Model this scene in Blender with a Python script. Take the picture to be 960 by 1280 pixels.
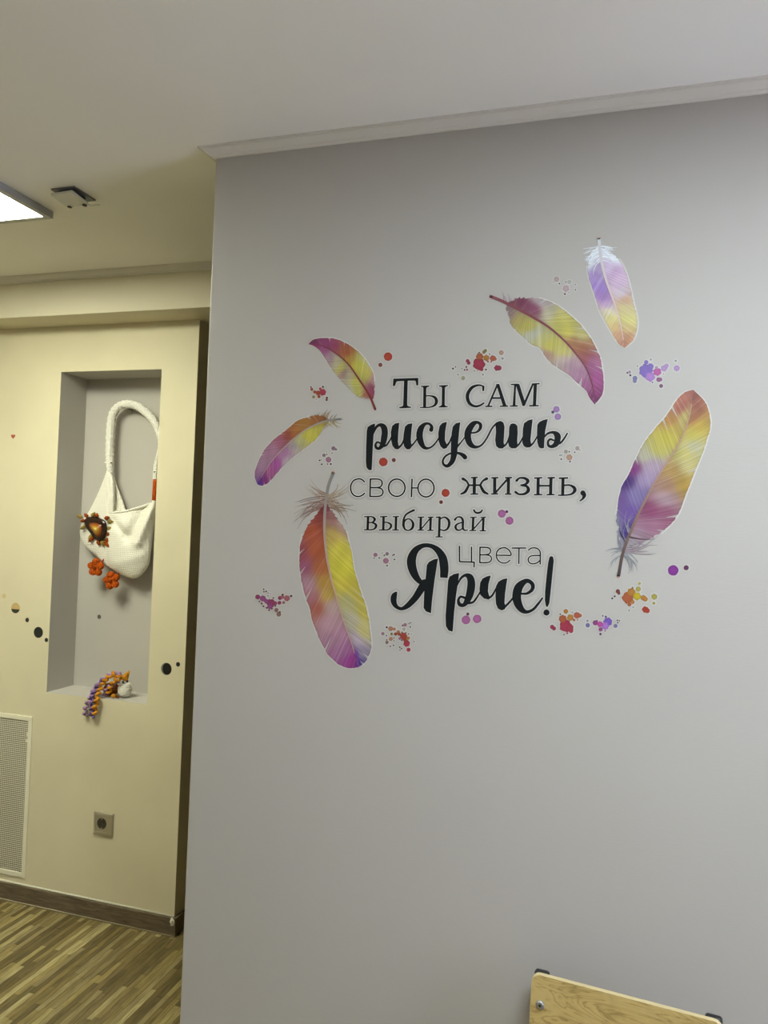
import bpy, bmesh, math, random
import numpy as np
from mathutils import Vector, Matrix

scene = bpy.context.scene
for o in list(bpy.data.objects):
    bpy.data.objects.remove(o)
COL = scene.collection

# ------------------------------------------------------------------ camera
CAM_H = 1.45
F_PX = 960.0
_yaw, _pit, _rol = (math.radians(a) for a in (-17.08, 1.18, 2.14))
_fwd = Vector((math.sin(_yaw) * math.cos(_pit), math.cos(_yaw) * math.cos(_pit), math.sin(_pit)))
_rt0 = Vector((math.cos(_yaw), -math.sin(_yaw), 0))
_up0 = _rt0.cross(_fwd)
C_RIGHT = math.cos(_rol) * _rt0 + math.sin(_rol) * _up0
C_UP = -math.sin(_rol) * _rt0 + math.cos(_rol) * _up0
C_FWD = _fwd
C_POS = Vector((0, 0, CAM_H))
cam_data = bpy.data.cameras.new('camera')
cam_data.sensor_fit = 'HORIZONTAL'
cam_data.sensor_width = 36
cam_data.lens = 36 * F_PX / 960
cam_data.clip_start = 0.02
cam = bpy.data.objects.new('camera', cam_data)
_m = Matrix((C_RIGHT, C_UP, -C_FWD)).transposed().to_4x4()
_m.translation = C_POS
cam.matrix_world = _m
COL.objects.link(cam)
scene.camera = cam

# ------------------------------------------------------------------ world, exposure
SKY = 8.3      # bright overcast sky outside the added, unseen window
world = bpy.data.worlds.new('world')
world.use_nodes = True
world.node_tree.nodes['Background'].inputs[0].default_value = (0.93, 1.0, 1.30, 1)
world.node_tree.nodes['Background'].inputs[1].default_value = SKY
scene.world = world
vs = scene.view_settings
vs.view_transform = 'Standard'
vs.look = 'None'
vs.gamma = 1
vs.use_curve_mapping = False
vs.exposure = 0.12

# light levels of the ceiling panels (they are built further down as lamps of the rooms)
PANEL_LEFT = 24.5
PANEL_NEAR = 31.0
COL_LEFT = (0.99, 1.0, 0.80)
COL_NEAR = (0.86, 0.98, 1.06)

# ------------------------------------------------------------------ main planes (metres)
D1 = 1.5626      # lettered wall
X1 = -0.92       # its free left end
D2 = 2.397       # wall with the niche
XC = -1.448      # its right corner
DB = 2.26        # beam front
ZS = 2.165       # beam soffit
ZC = 2.31        # ceiling
NX0, NX1, NZ0, NZ1, NYB = -2.03, -1.595, 0.788, 1.992, 2.545
XL, XR, YB, YF = -3.3, 2.3, -2.4, 3.25

def P(x, y, Y):
    """photo measurement (960x1280) -> point on the vertical plane at depth Y"""
    d = C_RIGHT * ((x - 480) / F_PX) - C_UP * ((y - 640) / F_PX) + C_FWD
    return C_POS + d * (Y / d.y)

# ------------------------------------------------------------------ helpers
def lin(c):
    return c / 12.92 if c <= 0.04045 else ((c + 0.055) / 1.055) ** 2.4
def hexc(h, k=1.0):
    h = h.lstrip('#')
    return tuple(min(0.93, lin(int(h[i:i + 2], 16) / 255) * k) for i in (0, 2, 4))

def mesh_obj(name, verts, faces, mat=None, parent=None, smooth=False):
    me = bpy.data.meshes.new(name)
    me.from_pydata([tuple(v) for v in verts], [], faces)
    me.validate()
    if mat:
        me.materials.append(mat)
    if smooth:
        me.polygons.foreach_set('use_smooth', [True] * len(me.polygons))
    o = bpy.data.objects.new(name, me)
    COL.objects.link(o)
    if parent:
        o.parent = parent
    return o

def bm_obj(name, bm, mat=None, parent=None, smooth=False):
    bmesh.ops.recalc_face_normals(bm, faces=bm.faces)
    me = bpy.data.meshes.new(name)
    bm.to_mesh(me)
    bm.free()
    if mat:
        me.materials.append(mat)
    if smooth:
        me.polygons.foreach_set('use_smooth', [True] * len(me.polygons))
    o = bpy.data.objects.new(name, me)
    COL.objects.link(o)
    if parent:
        o.parent = parent
    return o

def empty(name, loc):
    o = bpy.data.objects.new(name, None)
    o.empty_display_size = 0.05
    o.location = loc
    COL.objects.link(o)
    return o

def attach(child, parent):
    """parent a mesh given in world coordinates to an empty that only has a location"""
    child.parent = parent
    child.matrix_parent_inverse = Matrix.Translation(-parent.location)
    return child

def tag(o, label, cat, group=None):
    o['label'] = label
    o['category'] = cat
    if group:
        o['group'] = group
    return o

def struct(o):
    o['kind'] = 'structure'
    return o

def add_box(bm, lo, hi, bevel=0.0, seg=2):
    vs_ = [bm.verts.new((x, y, z)) for x in (lo[0], hi[0]) for y in (lo[1], hi[1]) for z in (lo[2], hi[2])]
    fs = []
    for f in ((0, 1, 3, 2), (4, 6, 7, 5), (0, 4, 5, 1), (2, 3, 7, 6), (0, 2, 6, 4), (1, 5, 7, 3)):
        fs.append(bm.faces.new([vs_[i] for i in f]))
    if bevel:
        es = list({e for f in fs for e in f.edges})
        bmesh.ops.bevel(bm, geom=es, offset=bevel, segments=seg, affect='EDGES', profile=0.5)

def box(name, lo, hi, mat, parent=None, bevel=0.0, seg=2, smooth=False):
    bm = bmesh.new()
    add_box(bm, lo, hi, bevel, seg)
    return bm_obj(name, bm, mat, parent, smooth)

def tube_data(pts, radii, n=10, caps=True):
    pts = [Vector(p) for p in pts]
    if not hasattr(radii, '__len__'):
        radii = [radii] * len(pts)
    verts, faces = [], []
    nrm = None
    for i, p in enumerate(pts):
        t = (pts[min(i + 1, len(pts) - 1)] - pts[max(i - 1, 0)]).normalized()
        if nrm is None:
            a = Vector((0, 1, 0)) if abs(t.y) < 0.9 else Vector((1, 0, 0))
            nrm = t.cross(a).normalized()
        else:
            nrm = (nrm - t * nrm.dot(t)).normalized()
        b = t.cross(nrm)
        for k in range(n):
            a = 2 * math.pi * k / n
            verts.append(p + (nrm * math.cos(a) + b * math.sin(a)) * radii[i])
    for i in range(len(pts) - 1):
        for k in range(n):
            k2 = (k + 1) % n
            faces.append((i * n + k, i * n + k2, (i + 1) * n + k2, (i + 1) * n + k))
    if caps:
        faces.append(tuple(range(n))[::-1])
        faces.append(tuple((len(pts) - 1) * n + k for k in range(n)))
    return verts, faces

def tube(name, pts, radii, mat, parent=None, n=10):
    v, f = tube_data(pts, radii, n)
    o = mesh_obj(name, v, f, mat, None, True)
    if parent:
        attach(o, parent)
    return o

def catmull(pts, sub):
    """smooth a list of tuples of any dimension"""
    out = []
    n = len(pts)
    for i in range(n - 1):
        p0, p1, p2, p3 = pts[max(i - 1, 0)], pts[i], pts[i + 1], pts[min(i + 2, n - 1)]
        for s in range(sub):
            t = s / sub
            out.append(tuple(0.5 * (2 * b + (c - a) * t + (2 * a - 5 * b + 4 * c - d) * t * t + (3 * b - a - 3 * c + d) * t ** 3)
                             for a, b, c, d in zip(p0, p1, p2, p3)))
    out.append(tuple(pts[-1]))
    return out

def ellipsoid(name, c, r, mat, parent=None, seg=20, rings=12, rot=None):
    bm = bmesh.new()
    bmesh.ops.create_uvsphere(bm, u_segments=seg, v_segments=rings, radius=1)
    m = Matrix.Diagonal((r[0], r[1], r[2], 1))
    if rot:
        m = rot.to_4x4() @ m
    bmesh.ops.transform(bm, matrix=Matrix.Translation(c) @ m, verts=bm.verts)
    o = bm_obj(name, bm, mat, None, True)
    if parent:
        attach(o, parent)
    return o

def hash1(n, s=0):
    x = math.sin(n * 127.1 + s * 311.7) * 43758.5453
    return x - math.floor(x)
def noise1(x, s=0):
    i = math.floor(x)
    f = x - i
    f = f * f * (3 - 2 * f)
    return hash1(i, s) * (1 - f) + hash1(i + 1, s) * f

# ------------------------------------------------------------------ materials
def new_mat(name):
    m = bpy.data.materials.new(name)
    m.use_nodes = True
    nt = m.node_tree
    return m, nt, nt.nodes['Principled BSDF']

def paint_mat(name, rgb, rough=0.75, var=0.05, nscale=2.5, bump=0.15, bscale=180, stretch=(1, 1, 1), spec=0.3):
    m, nt, b = new_mat(name)
    tc = nt.nodes.new('ShaderNodeTexCoord')
    n1 = nt.nodes.new('ShaderNodeTexNoise')
    n1.inputs['Scale'].default_value = nscale
    n1.inputs['Detail'].default_value = 3
    nt.links.new(tc.outputs['Object'], n1.inputs['Vector'])
    r = nt.nodes.new('ShaderNodeValToRGB')
    r.color_ramp.elements[0].position = 0.3
    r.color_ramp.elements[1].position = 0.7
    r.color_ramp.elements[0].color = (*[c * (1 - var) for c in rgb], 1)
    r.color_ramp.elements[1].color = (*[min(1, c * (1 + var)) for c in rgb], 1)
    nt.links.new(n1.outputs['Fac'], r.inputs['Fac'])
    nt.links.new(r.outputs['Color'], b.inputs['Base Color'])
    b.inputs['Roughness'].default_value = rough
    b.inputs['Specular IOR Level'].default_value = spec
    if bump:
        mp = nt.nodes.new('ShaderNodeMapping')
        mp.inputs['Scale'].default_value = stretch
        nt.links.new(tc.outputs['Object'], mp.inputs['Vector'])
        n2 = nt.nodes.new('ShaderNodeTexNoise')
        n2.inputs['Scale'].default_value = bscale
        n2.inputs['Detail'].default_value = 2
        nt.links.new(mp.outputs['Vector'], n2.inputs['Vector'])
        bp = nt.nodes.new('ShaderNodeBump')
        bp.inputs['Strength'].default_value = bump
        bp.inputs['Distance'].default_value = 0.001
        nt.links.new(n2.outputs['Fac'], bp.inputs['Height'])
        nt.links.new(bp.outputs['Normal'], b.inputs['Normal'])
    return m

def plain_mat(name, rgb, rough=0.5, metal=0.0, spec=0.5):
    m, nt, b = new_mat(name)
    b.inputs['Base Color'].default_value = (*rgb, 1)
    b.inputs['Roughness'].default_value = rough
    b.inputs['Metallic'].default_value = metal
    b.inputs['Specular IOR Level'].default_value = spec
    return m

def knit_mat(name, rgb, scale=160, bump=0.8, var=0.12, rough=0.9):
    m, nt, b = new_mat(name)
    tc = nt.nodes.new('ShaderNodeTexCoord')
    w1 = nt.nodes.new('ShaderNodeTexWave')
    w1.wave_type = 'BANDS'
    w1.bands_direction = 'Z'
    w1.inputs['Scale'].default_value = scale
    w1.inputs['Distortion'].default_value = 2.0
    w1.inputs['Detail'].default_value = 1.0
    w2 = nt.nodes.new('ShaderNodeTexWave')
    w2.bands_direction = 'X'
    w2.inputs['Scale'].default_value = scale * 0.8
    w2.inputs['Distortion'].default_value = 1.5
    nt.links.new(tc.outputs['Object'], w1.inputs['Vector'])
    nt.links.new(tc.outputs['Object'], w2.inputs['Vector'])
    mx = nt.nodes.new('ShaderNodeMath')
    mx.operation = 'MULTIPLY'
    nt.links.new(w1.outputs['Fac'], mx.inputs[0])
    nt.links.new(w2.outputs['Fac'], mx.inputs[1])
    r = nt.nodes.new('ShaderNodeValToRGB')
    r.color_ramp.elements[0].color = (*[c * (1 - 2 * var) for c in rgb], 1)
    r.color_ramp.elements[1].color = (*[min(1, c * (1 + var)) for c in rgb], 1)
    nt.links.new(mx.outputs[0], r.inputs['Fac'])
    nt.links.new(r.outputs['Color'], b.inputs['Base Color'])
    bp = nt.nodes.new('ShaderNodeBump')
    bp.inputs['Strength'].default_value = bump
    bp.inputs['Distance'].default_value = 0.003
    nt.links.new(mx.outputs[0], bp.inputs['Height'])
    nt.links.new(bp.outputs['Normal'], b.inputs['Normal'])
    b.inputs['Roughness'].default_value = rough
    b.inputs['Specular IOR Level'].default_value = 0.1
    return m

def wood_mat(name, source, c_lo=0.7, c_hi=1.2, scale=(40, 3, 40), rough=0.5, fixed=None):
    """wood grain multiplied onto a per-piece colour ('object' colour, 'attribute', or fixed)"""
    m, nt, b = new_mat(name)
    tc = nt.nodes.new('ShaderNodeTexCoord')
    geo = nt.nodes.new('ShaderNodeNewGeometry')
    mp = nt.nodes.new('ShaderNodeMapping')
    mp.inputs['Scale'].default_value = scale
    nt.links.new(geo.outputs['Position'], mp.inputs['Vector'])
    n = nt.nodes.new('ShaderNodeTexNoise')
    n.inputs['Scale'].default_value = 3
    n.inputs['Detail'].default_value = 5
    n.inputs['Distortion'].default_value = 0.6
    nt.links.new(mp.outputs['Vector'], n.inputs['Vector'])
    r = nt.nodes.new('ShaderNodeValToRGB')
    r.color_ramp.elements[0].position = 0.3
    r.color_ramp.elements[1].position = 0.7
    r.color_ramp.elements[0].color = (c_lo, c_lo, c_lo, 1)
    r.color_ramp.elements[1].color = (c_hi, c_hi, c_hi, 1)
    nt.links.new(n.outputs['Fac'], r.inputs['Fac'])
    mix = nt.nodes.new('ShaderNodeMix')
    mix.data_type = 'RGBA'
    mix.blend_type = 'MULTIPLY'
    mix.inputs['Factor'].default_value = 1
    nt.links.new(r.outputs['Color'], mix.inputs[7])
    if source == 'object':
        oi = nt.nodes.new('ShaderNodeObjectInfo')
        nt.links.new(oi.outputs['Color'], mix.inputs[6])
    elif source == 'attribute':
        at = nt.nodes.new('ShaderNodeAttribute')
        at.attribute_name = 'tint'
        nt.links.new(at.outputs['Color'], mix.inputs[6])
    else:
        mix.inputs[6].default_value = (*fixed, 1)
    nt.links.new(mix.outputs[2], b.inputs['Base Color'])
    b.inputs['Roughness'].default_value = rough
    b.inputs['Specular IOR Level'].default_value = 0.35
    bp = nt.nodes.new('ShaderNodeBump')
    bp.inputs['Strength'].default_value = 0.15
    bp.inputs['Distance'].default_value = 0.001
    nt.links.new(n.outputs['Fac'], bp.inputs['Height'])
    nt.links.new(bp.outputs['Normal'], b.inputs['Normal'])
    return m

def emit_mat(name, rgb, strength, cells=0):
    m, nt, b = new_mat(name)
    b.inputs['Base Color'].default_value = (0.8, 0.8, 0.8, 1)
    b.inputs['Emission Color'].default_value = (*rgb, 1)
    b.inputs['Emission Strength'].default_value = strength
    if cells:
        tc = nt.nodes.new('ShaderNodeTexCoord')
        v = nt.nodes.new('ShaderNodeTexVoronoi')
        v.inputs['Scale'].default_value = cells
        nt.links.new(tc.outputs['Object'], v.inputs['Vector'])
        mr = nt.nodes.new('ShaderNodeMapRange')
        mr.inputs['From Max'].default_value = 0.7
        mr.inputs['To Min'].default_value = strength * 1.15
        mr.inputs['To Max'].default_value = strength * 0.8
        nt.links.new(v.outputs['Distance'], mr.inputs['Value'])
        nt.links.new(mr.outputs[0], b.inputs['Emission Strength'])
    return m

W1_RGB = (0.475, 0.448, 0.41)
M = {}
M['lilac_paint'] = paint_mat('grey_lilac_wall_paint', W1_RGB, 0.55, 0.02, 1.6, 0.16, 60, (1, 1, 5), 0.35)
M['cream_paint'] = paint_mat('cream_wall_paint', (0.70, 0.64, 0.45), 0.6, 0.05, 3.0, 0.2, 90, (1, 1, 3))
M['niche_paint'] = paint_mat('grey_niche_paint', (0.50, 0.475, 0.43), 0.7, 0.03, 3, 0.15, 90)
M['ceiling_paint'] = paint_mat('ceiling_paint', (0.90, 0.885, 0.85), 0.8, 0.02, 2, 0.05, 120)
M['beam_paint'] = paint_mat('beam_paint', (0.68, 0.63, 0.48), 0.7, 0.02, 3, 0.1, 120)
M['trim'] = paint_mat('cornice_paint', (0.72, 0.69, 0.63), 0.55, 0.02, 6, 0.05, 150)
M['alu'] = plain_mat('lamp_frame_grey', (0.36, 0.36, 0.35), 0.45, 0.3)
M['panel_left'] = emit_mat('cool_white_diffuser', COL_LEFT, PANEL_LEFT, 60)
M['panel_near'] = emit_mat('daylight_white_diffuser', COL_NEAR, PANEL_NEAR)
M['white_plastic'] = plain_mat('white_plastic', (0.62, 0.61, 0.55), 0.45)
M['grey_plastic'] = plain_mat('grey_plastic', (0.12, 0.12, 0.125), 0.5)
M['dark'] = plain_mat('dark_plastic', (0.012, 0.012, 0.012), 0.45)
M['vinyl'] = plain_mat('black_vinyl', (0.006, 0.008, 0.009), 0.6, 0, 0.2)
M['vent_white'] = plain_mat('vent_enamel', (0.83, 0.79, 0.62), 0.4)
M['vent_shade'] = plain_mat('vent_cavity_shade', (0.012, 0.011, 0.008), 0.9)  # near-black lining puts the shade behind the perforations into the colour
M['silver'] = plain_mat('champagne_silver_plastic', (0.50, 0.46, 0.35), 0.32, 0.55)
M['socket_dark'] = plain_mat('socket_well', (0.045, 0.04, 0.03), 0.5)
M['steel'] = plain_mat('steel', (0.5, 0.5, 0.5), 0.35, 1.0)
M['dull_steel'] = plain_mat('dull_steel', (0.34, 0.34, 0.33), 0.5, 0.7)
M['caulk'] = plain_mat('white_caulk', (0.72, 0.68, 0.55), 0.6)
M['skirting'] = wood_mat('skirting_wood', 'fixed', 0.55, 1.3, (6, 30, 60), 0.45, (0.155, 0.118, 0.075))
M['plank'] = wood_mat('strip_plank', 'object', 0.55, 1.4, (110, 5, 20), 0.42)
M['plank_far'] = wood_mat('strip_plank_rest', 'attribute', 0.55, 1.4, (110, 5, 20), 0.42)
M['subfloor'] = plain_mat('floor_joint', (0.06, 0.05, 0.03), 0.8)

# clear sticker film over the wall paint, and the pale printed keyline round the motifs
M['film'] = paint_mat('clear_sticker_film', tuple(c * 0.90 for c in W1_RGB), 0.34, 0.01, 30, 0, 60)
M['keyline_soft'] = plain_mat('pale_film', tuple(c * 1.10 for c in W1_RGB), 0.4)
M['keyline'] = plain_mat('pale_keyline', tuple(min(0.9, c * 1.22 + 0.02) for c in W1_RGB), 0.4)

def attr_mat(name, rough=0.35, bump=True):
    m, nt, b = new_mat(name)
    at = nt.nodes.new('ShaderNodeAttribute')
    at.attribute_name = 'tint'
    nt.links.new(at.outputs['Color'], b.inputs['Base Color'])
    b.inputs['Roughness'].default_value = rough
    b.inputs['Specular IOR Level'].default_value = 0.5
    if bump:
        tc = nt.nodes.new('ShaderNodeTexCoord')
        n = nt.nodes.new('ShaderNodeTexNoise')
        n.inputs['Scale'].default_value = 120
        nt.links.new(tc.outputs['Object'], n.inputs['Vector'])
        bp = nt.nodes.new('ShaderNodeBump')
        bp.inputs['Strength'].default_value = 0.25
        bp.inputs['Distance'].default_value = 0.001
        nt.links.new(n.outputs['Fac'], bp.inputs['Height'])
        nt.links.new(bp.outputs['Normal'], b.inputs['Normal'])
    return m
M['print'] = attr_mat('printed_sticker', 0.33)

def set_tint(o, cols):
    a = o.data.color_attributes.new('tint', 'FLOAT_COLOR', 'POINT')
    a.data.foreach_set('color', [c for col in cols for c in (col[0], col[1], col[2], 1.0)])

# ------------------------------------------------------------------ room shell
struct(box('ceiling', (XL, YB, ZC), (XR, YF, ZC + 0.1), M['ceiling_paint']))
wf = struct(box('wall_front', (X1, D1, 0), (XR, D1 + 0.16, ZC), M['lilac_paint'], bevel=0.004))
struct(box('wall_left', (XL - 0.1, YB, -0.02), (XL, YF, ZC), M['cream_paint']))
def windowed_wall(name, axis, pos, a0, a1, openings, mat, out):
    """wall in the plane axis=pos from a0 to a1 along the other axis, 0.1 thick to the outside (out = +1/-1), with openings (b0, b1, z0, z1)"""
    bm = bmesh.new()
    def bx(b0, b1, z0, z1):
        p0, p1 = sorted((pos, pos + 0.1 * out))
        if axis == 'x':
            add_box(bm, (p0, b0, z0), (p1, b1, z1))
        else:
            add_box(bm, (b0, p0, z0), (b1, p1, z1))
    cur = a0
    for b0, b1, z0, z1 in openings:
        bx(cur, b0, -0.02, ZC)
        bx(b0, b1, -0.02, z0)
        bx(b0, b1, z1, ZC)
        cur = b1
    bx(cur, a1, -0.02, ZC)
    return struct(bm_obj(name, bm, mat))
m, nt, b = new_mat('added_window_glass')
tr = nt.nodes.new('ShaderNodeBsdfTransparent')
gl = nt.nodes.new('ShaderNodeBsdfGlossy')
gl.inputs['Roughness'].default_value = 0.02
mx = nt.nodes.new('ShaderNodeMixShader')
mx.inputs[0].default_value = 0.06
nt.links.new(tr.outputs[0], mx.inputs[1])
nt.links.new(gl.outputs[0], mx.inputs[2])
nt.links.new(mx.outputs[0], nt.nodes['Material Output'].inputs['Surface'])
M['glass'] = m
M['pvc'] = plain_mat('added_window_white_plastic', (0.8, 0.8, 0.8), 0.35)
def window(name, axis, pos, b0, b1, z0, z1, out, panes):
    bm = bmesh.new()
    def bx(bm, u0, u1, w0, w1, d0, d1):
        p0, p1 = sorted((pos + d0 * out, pos + d1 * out))
        if axis == 'x':
            add_box(bm, (p0, u0, w0), (p1, u1, w1))
        else:
            add_box(bm, (u0, p0, w0), (u1, p1, w1))
    t = 0.06
    bx(bm, b0, b1, z0, z0 + t, 0.03, 0.09)
    bx(bm, b0, b1, z1 - t, z1, 0.03, 0.09)
    for k in range(panes + 1):
        c = b0 + t / 2 + (b1 - b0 - t) * k / panes
        bx(bm, c - t / 2, c + t / 2, z0 + t, z1 - t, 0.03, 0.09)
    fr = struct(bm_obj(name, bm, M['pvc']))
    for k in range(panes):
        g = bmesh.new()
        u0 = b0 + t + (b1 - b0 - t) * k / panes
        u1 = b0 + (b1 - b0 - t) * (k + 1) / panes
        bx(g, u0, u1, z0 + t, z1 - t, 0.058, 0.062)
        bm_obj('pane', g, M['glass'], fr)
    sl = bmesh.new()
    bx(sl, b0 - 0.05, b1 + 0.05, z0 - 0.03, z0, -0.14, 0.03)
    bm_obj('sill', sl, M['pvc'], fr)
    return fr
WR = (0.35, 1.45, 0.35, 2.2)
windowed_wall('wall_right', 'x', XR, YB, YF, [WR], M['lilac_paint'], 1)
struct(box('wall_back', (XL, YB - 0.1, -0.02), (XR, YB, ZC), M['lilac_paint']))
window('added_window_1', 'x', XR, *WR, 1, 2)  # unseen window, added to give the ceiling more light than the lamps do
struct(box('wall_far', (XC, YF, -0.02), (XR, YF + 0.1, ZC), paint_mat('passage_shade_brown', (0.22, 0.18, 0.12))))  # out-of-view wall, coloured dark to deepen the shade on the column side

# wall with the niche: faces around the niche and vent openings, niche lined in grey paint
VX0, VX1, VZ0, VZ1 = -2.50, -2.086, 0.091, 0.691
def niche_wall():
    xs = [XL, VX0 + 0.015, VX1 - 0.015, NX0, NX1, XC]
    xs = sorted(xs)
    zs = sorted([0, VZ0 + 0.015, VZ1 - 0.015, NZ0, NZ1, ZS])
    verts, faces, mi = [], [], []
    def quad(a, b_, c, d, k):
        i = len(verts)
        verts.extend([a, b_, c, d])
        faces.append((i, i + 1, i + 2, i + 3))
        mi.append(k)
    for i in range(len(xs) - 1):
        for j in range(len(zs) - 1):
            xm, zm = (xs[i] + xs[i + 1]) / 2, (zs[j] + zs[j + 1]) / 2
            if NX0 < xm < NX1 and NZ0 < zm < NZ1:
                continue
            if VX0 + 0.015 < xm < VX1 - 0.015 and VZ0 + 0.015 < zm < VZ1 - 0.015:
                continue
            quad((xs[i], D2, zs[j]), (xs[i + 1], D2, zs[j]), (xs[i + 1], D2, zs[j + 1]), (xs[i], D2, zs[j + 1]), 0)
    # side, back and top of the block
    quad((XC, D2, 0), (XC, YF, 0), (XC, YF, ZS), (XC, D2, ZS), 0)
    quad((XL, YF, 0), (XC, YF, 0), (XC, YF, ZS), (XL, YF, ZS), 0)
    # niche lining
    quad((NX0, D2, NZ0), (NX0, NYB, NZ0), (NX0, NYB, NZ1), (NX0, D2, NZ1), 1)
    quad((NX1, D2, NZ0), (NX1, NYB, NZ0), (NX1, NYB, NZ1), (NX1, D2, NZ1), 1)
    quad((NX0, NYB, NZ0), (NX1, NYB, NZ0), (NX1, NYB, NZ1), (NX0, NYB, NZ1), 1)
    quad((NX0, D2, NZ1), (NX1, D2, NZ1), (NX1, NYB, NZ1), (NX0, NYB, NZ1), 1)
    quad((NX0, D2, NZ0), (NX1, D2, NZ0), (NX1, NYB, NZ0), (NX0, NYB, NZ0), 1)
    # vent cavity
    a0, a1, b0, b1, y1 = VX0 + 0.015, VX1 - 0.015, VZ0 + 0.015, VZ1 - 0.015, D2 + 0.08
    quad((a0, y1, b0), (a1, y1, b0), (a1, y1, b1), (a0, y1, b1), 2)
    quad((a0, D2, b0), (a0, y1, b0), (a0, y1, b1), (a0, D2, b1), 2)
    quad((a1, D2, b0), (a1, y1, b0), (a1, y1, b1), (a1, D2, b1), 2)
    quad((a0, D2, b0), (a1, D2, b0), (a1, y1, b0), (a0, y1, b0), 2)
    quad((a0, D2, b1), (a1, D2, b1), (a1, y1, b1), (a0, y1, b1), 2)
    o = mesh_obj('wall_niche', verts, faces, M['cream_paint'])
    o.data.materials.append(M['niche_paint'])
    o.data.materials.append(M['vent_shade'])
    o.data.polygons.foreach_set('material_index', mi)
    return struct(o)
wn = niche_wall()
struct(box('wall_beam', (XL, DB, ZS), (XR, YF, ZC), M['beam_paint'], bevel=0.002))

# cornices (stepped cove profile), mitred round the free end of the lettered wall
PROF = [(0.0, -0.020), (0.0055, -0.020), (0.007, -0.0165), (0.011, -0.0155), (0.016, -0.010), (0.021, -0.0055), (0.0235, -0.005), (0.024, -0.003), (0.028, -0.003), (0.028, 0.0), (0.0, 0.0)]
def cornice(name, runs):
    verts, faces = [], []
    for a, b_ in runs:       # a, b_: functions offset -> (x, y)
        i = len(verts)
        n = len(PROF)
        for f in (a, b_):
            for d, z in PROF:
                x, y = f(d)
                verts.append((x, y, ZC + z))
        for k in range(n - 1):
            faces.append((i + k, i + k + 1, i + n + k + 1, i + n + k))
        faces.append(tuple(i + k for k in range(n)))
        faces.append(tuple(i + n + k for k in range(n)))
    return struct(mesh_obj(name, verts, faces, M['trim']))
cornice('trim_1', [(lambda d: (X1 - d, D1 - d), lambda d: (XR, D1 - d)), (lambda d: (X1 - d, D1 - d), lambda d: (X1 - d, D1 + 0.16 + d))])
t1 = bpy.data.objects['trim_1']
fc = tube('filler_line', [(X1 - 0.030, D1 - 0.030, ZC - 0.002), (X1 - 0.018, D1 - 0.019, ZC - 0.010), (X1 - 0.001, D1 - 0.002, ZC - 0.021)], 0.0022, M['caulk'], None, 6)
fc.parent = t1
cornice('trim_2', [(lambda d: (XL, DB - d), lambda d: (XR, DB - d))])

# skirting boards
BH, BT = 0.063, 0.012
def skirting(name, runs):
    root = None
    for lo, hi in runs:
        o = box(name if root is None else 'skirting_board', lo, hi, M['skirting'], bevel=0.003)
        if root is None:
            root = struct(o)
        else:
            o.parent = root
    return root
bn = skirting('baseboard_niche', [((XL, D2 - BT, 0), (XC + BT, D2, BH)), ((XC, D2, 0), (XC + BT, YF, BH))])
cb = tube('caulk_bead', [(XL, D2 - 0.001, BH + 0.001), (XC, D2 - 0.001, BH + 0.001)], 0.0035, M['caulk'], None, 8)
cb.parent = bn
ft = tube('floor_bead', [(XL, D2 - BT - 0.001, 0.002), (XC + BT, D2 - BT - 0.001, 0.002)], 0.003, wood_mat('bead', 'fixed', 0.8, 1.2, (6, 30, 60), 0.45, (0.30, 0.25, 0.15)), None, 8)
ft.parent = bn
# pale joint strip and chipped white corner piece of the skirting
js = box('joint_strip', (XC + BT - 0.014, D2 - BT - 0.002, 0.0), (XC + BT + 0.001, D2 - BT, 0.052), M['skirting'], bn, 0.0006)
bm = bmesh.new()
bmesh.ops.create_icosphere(bm, subdivisions=2, radius=1)
for v in bm.verts:
    k = 0.75 + 0.45 * hash1(v.co.x * 7 + v.co.z * 13, 3)
    v.co = Vector((v.co.x * 0.010 * k, v.co.y * 0.006 * k, v.co.z * 0.013 * k)) + Vector((XC + 0.001, D2 - BT - 0.002, 0.052))
bm_obj('chipped_corner', bm, M['caulk'], bn)['label'] = 'chipped white corner'
skirting('baseboard_front', [((X1 - BT, D1 - BT, 0), (XR, D1, BH)), ((X1 - BT, D1, 0), (X1, D1 + 0.16, BH))])

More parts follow.
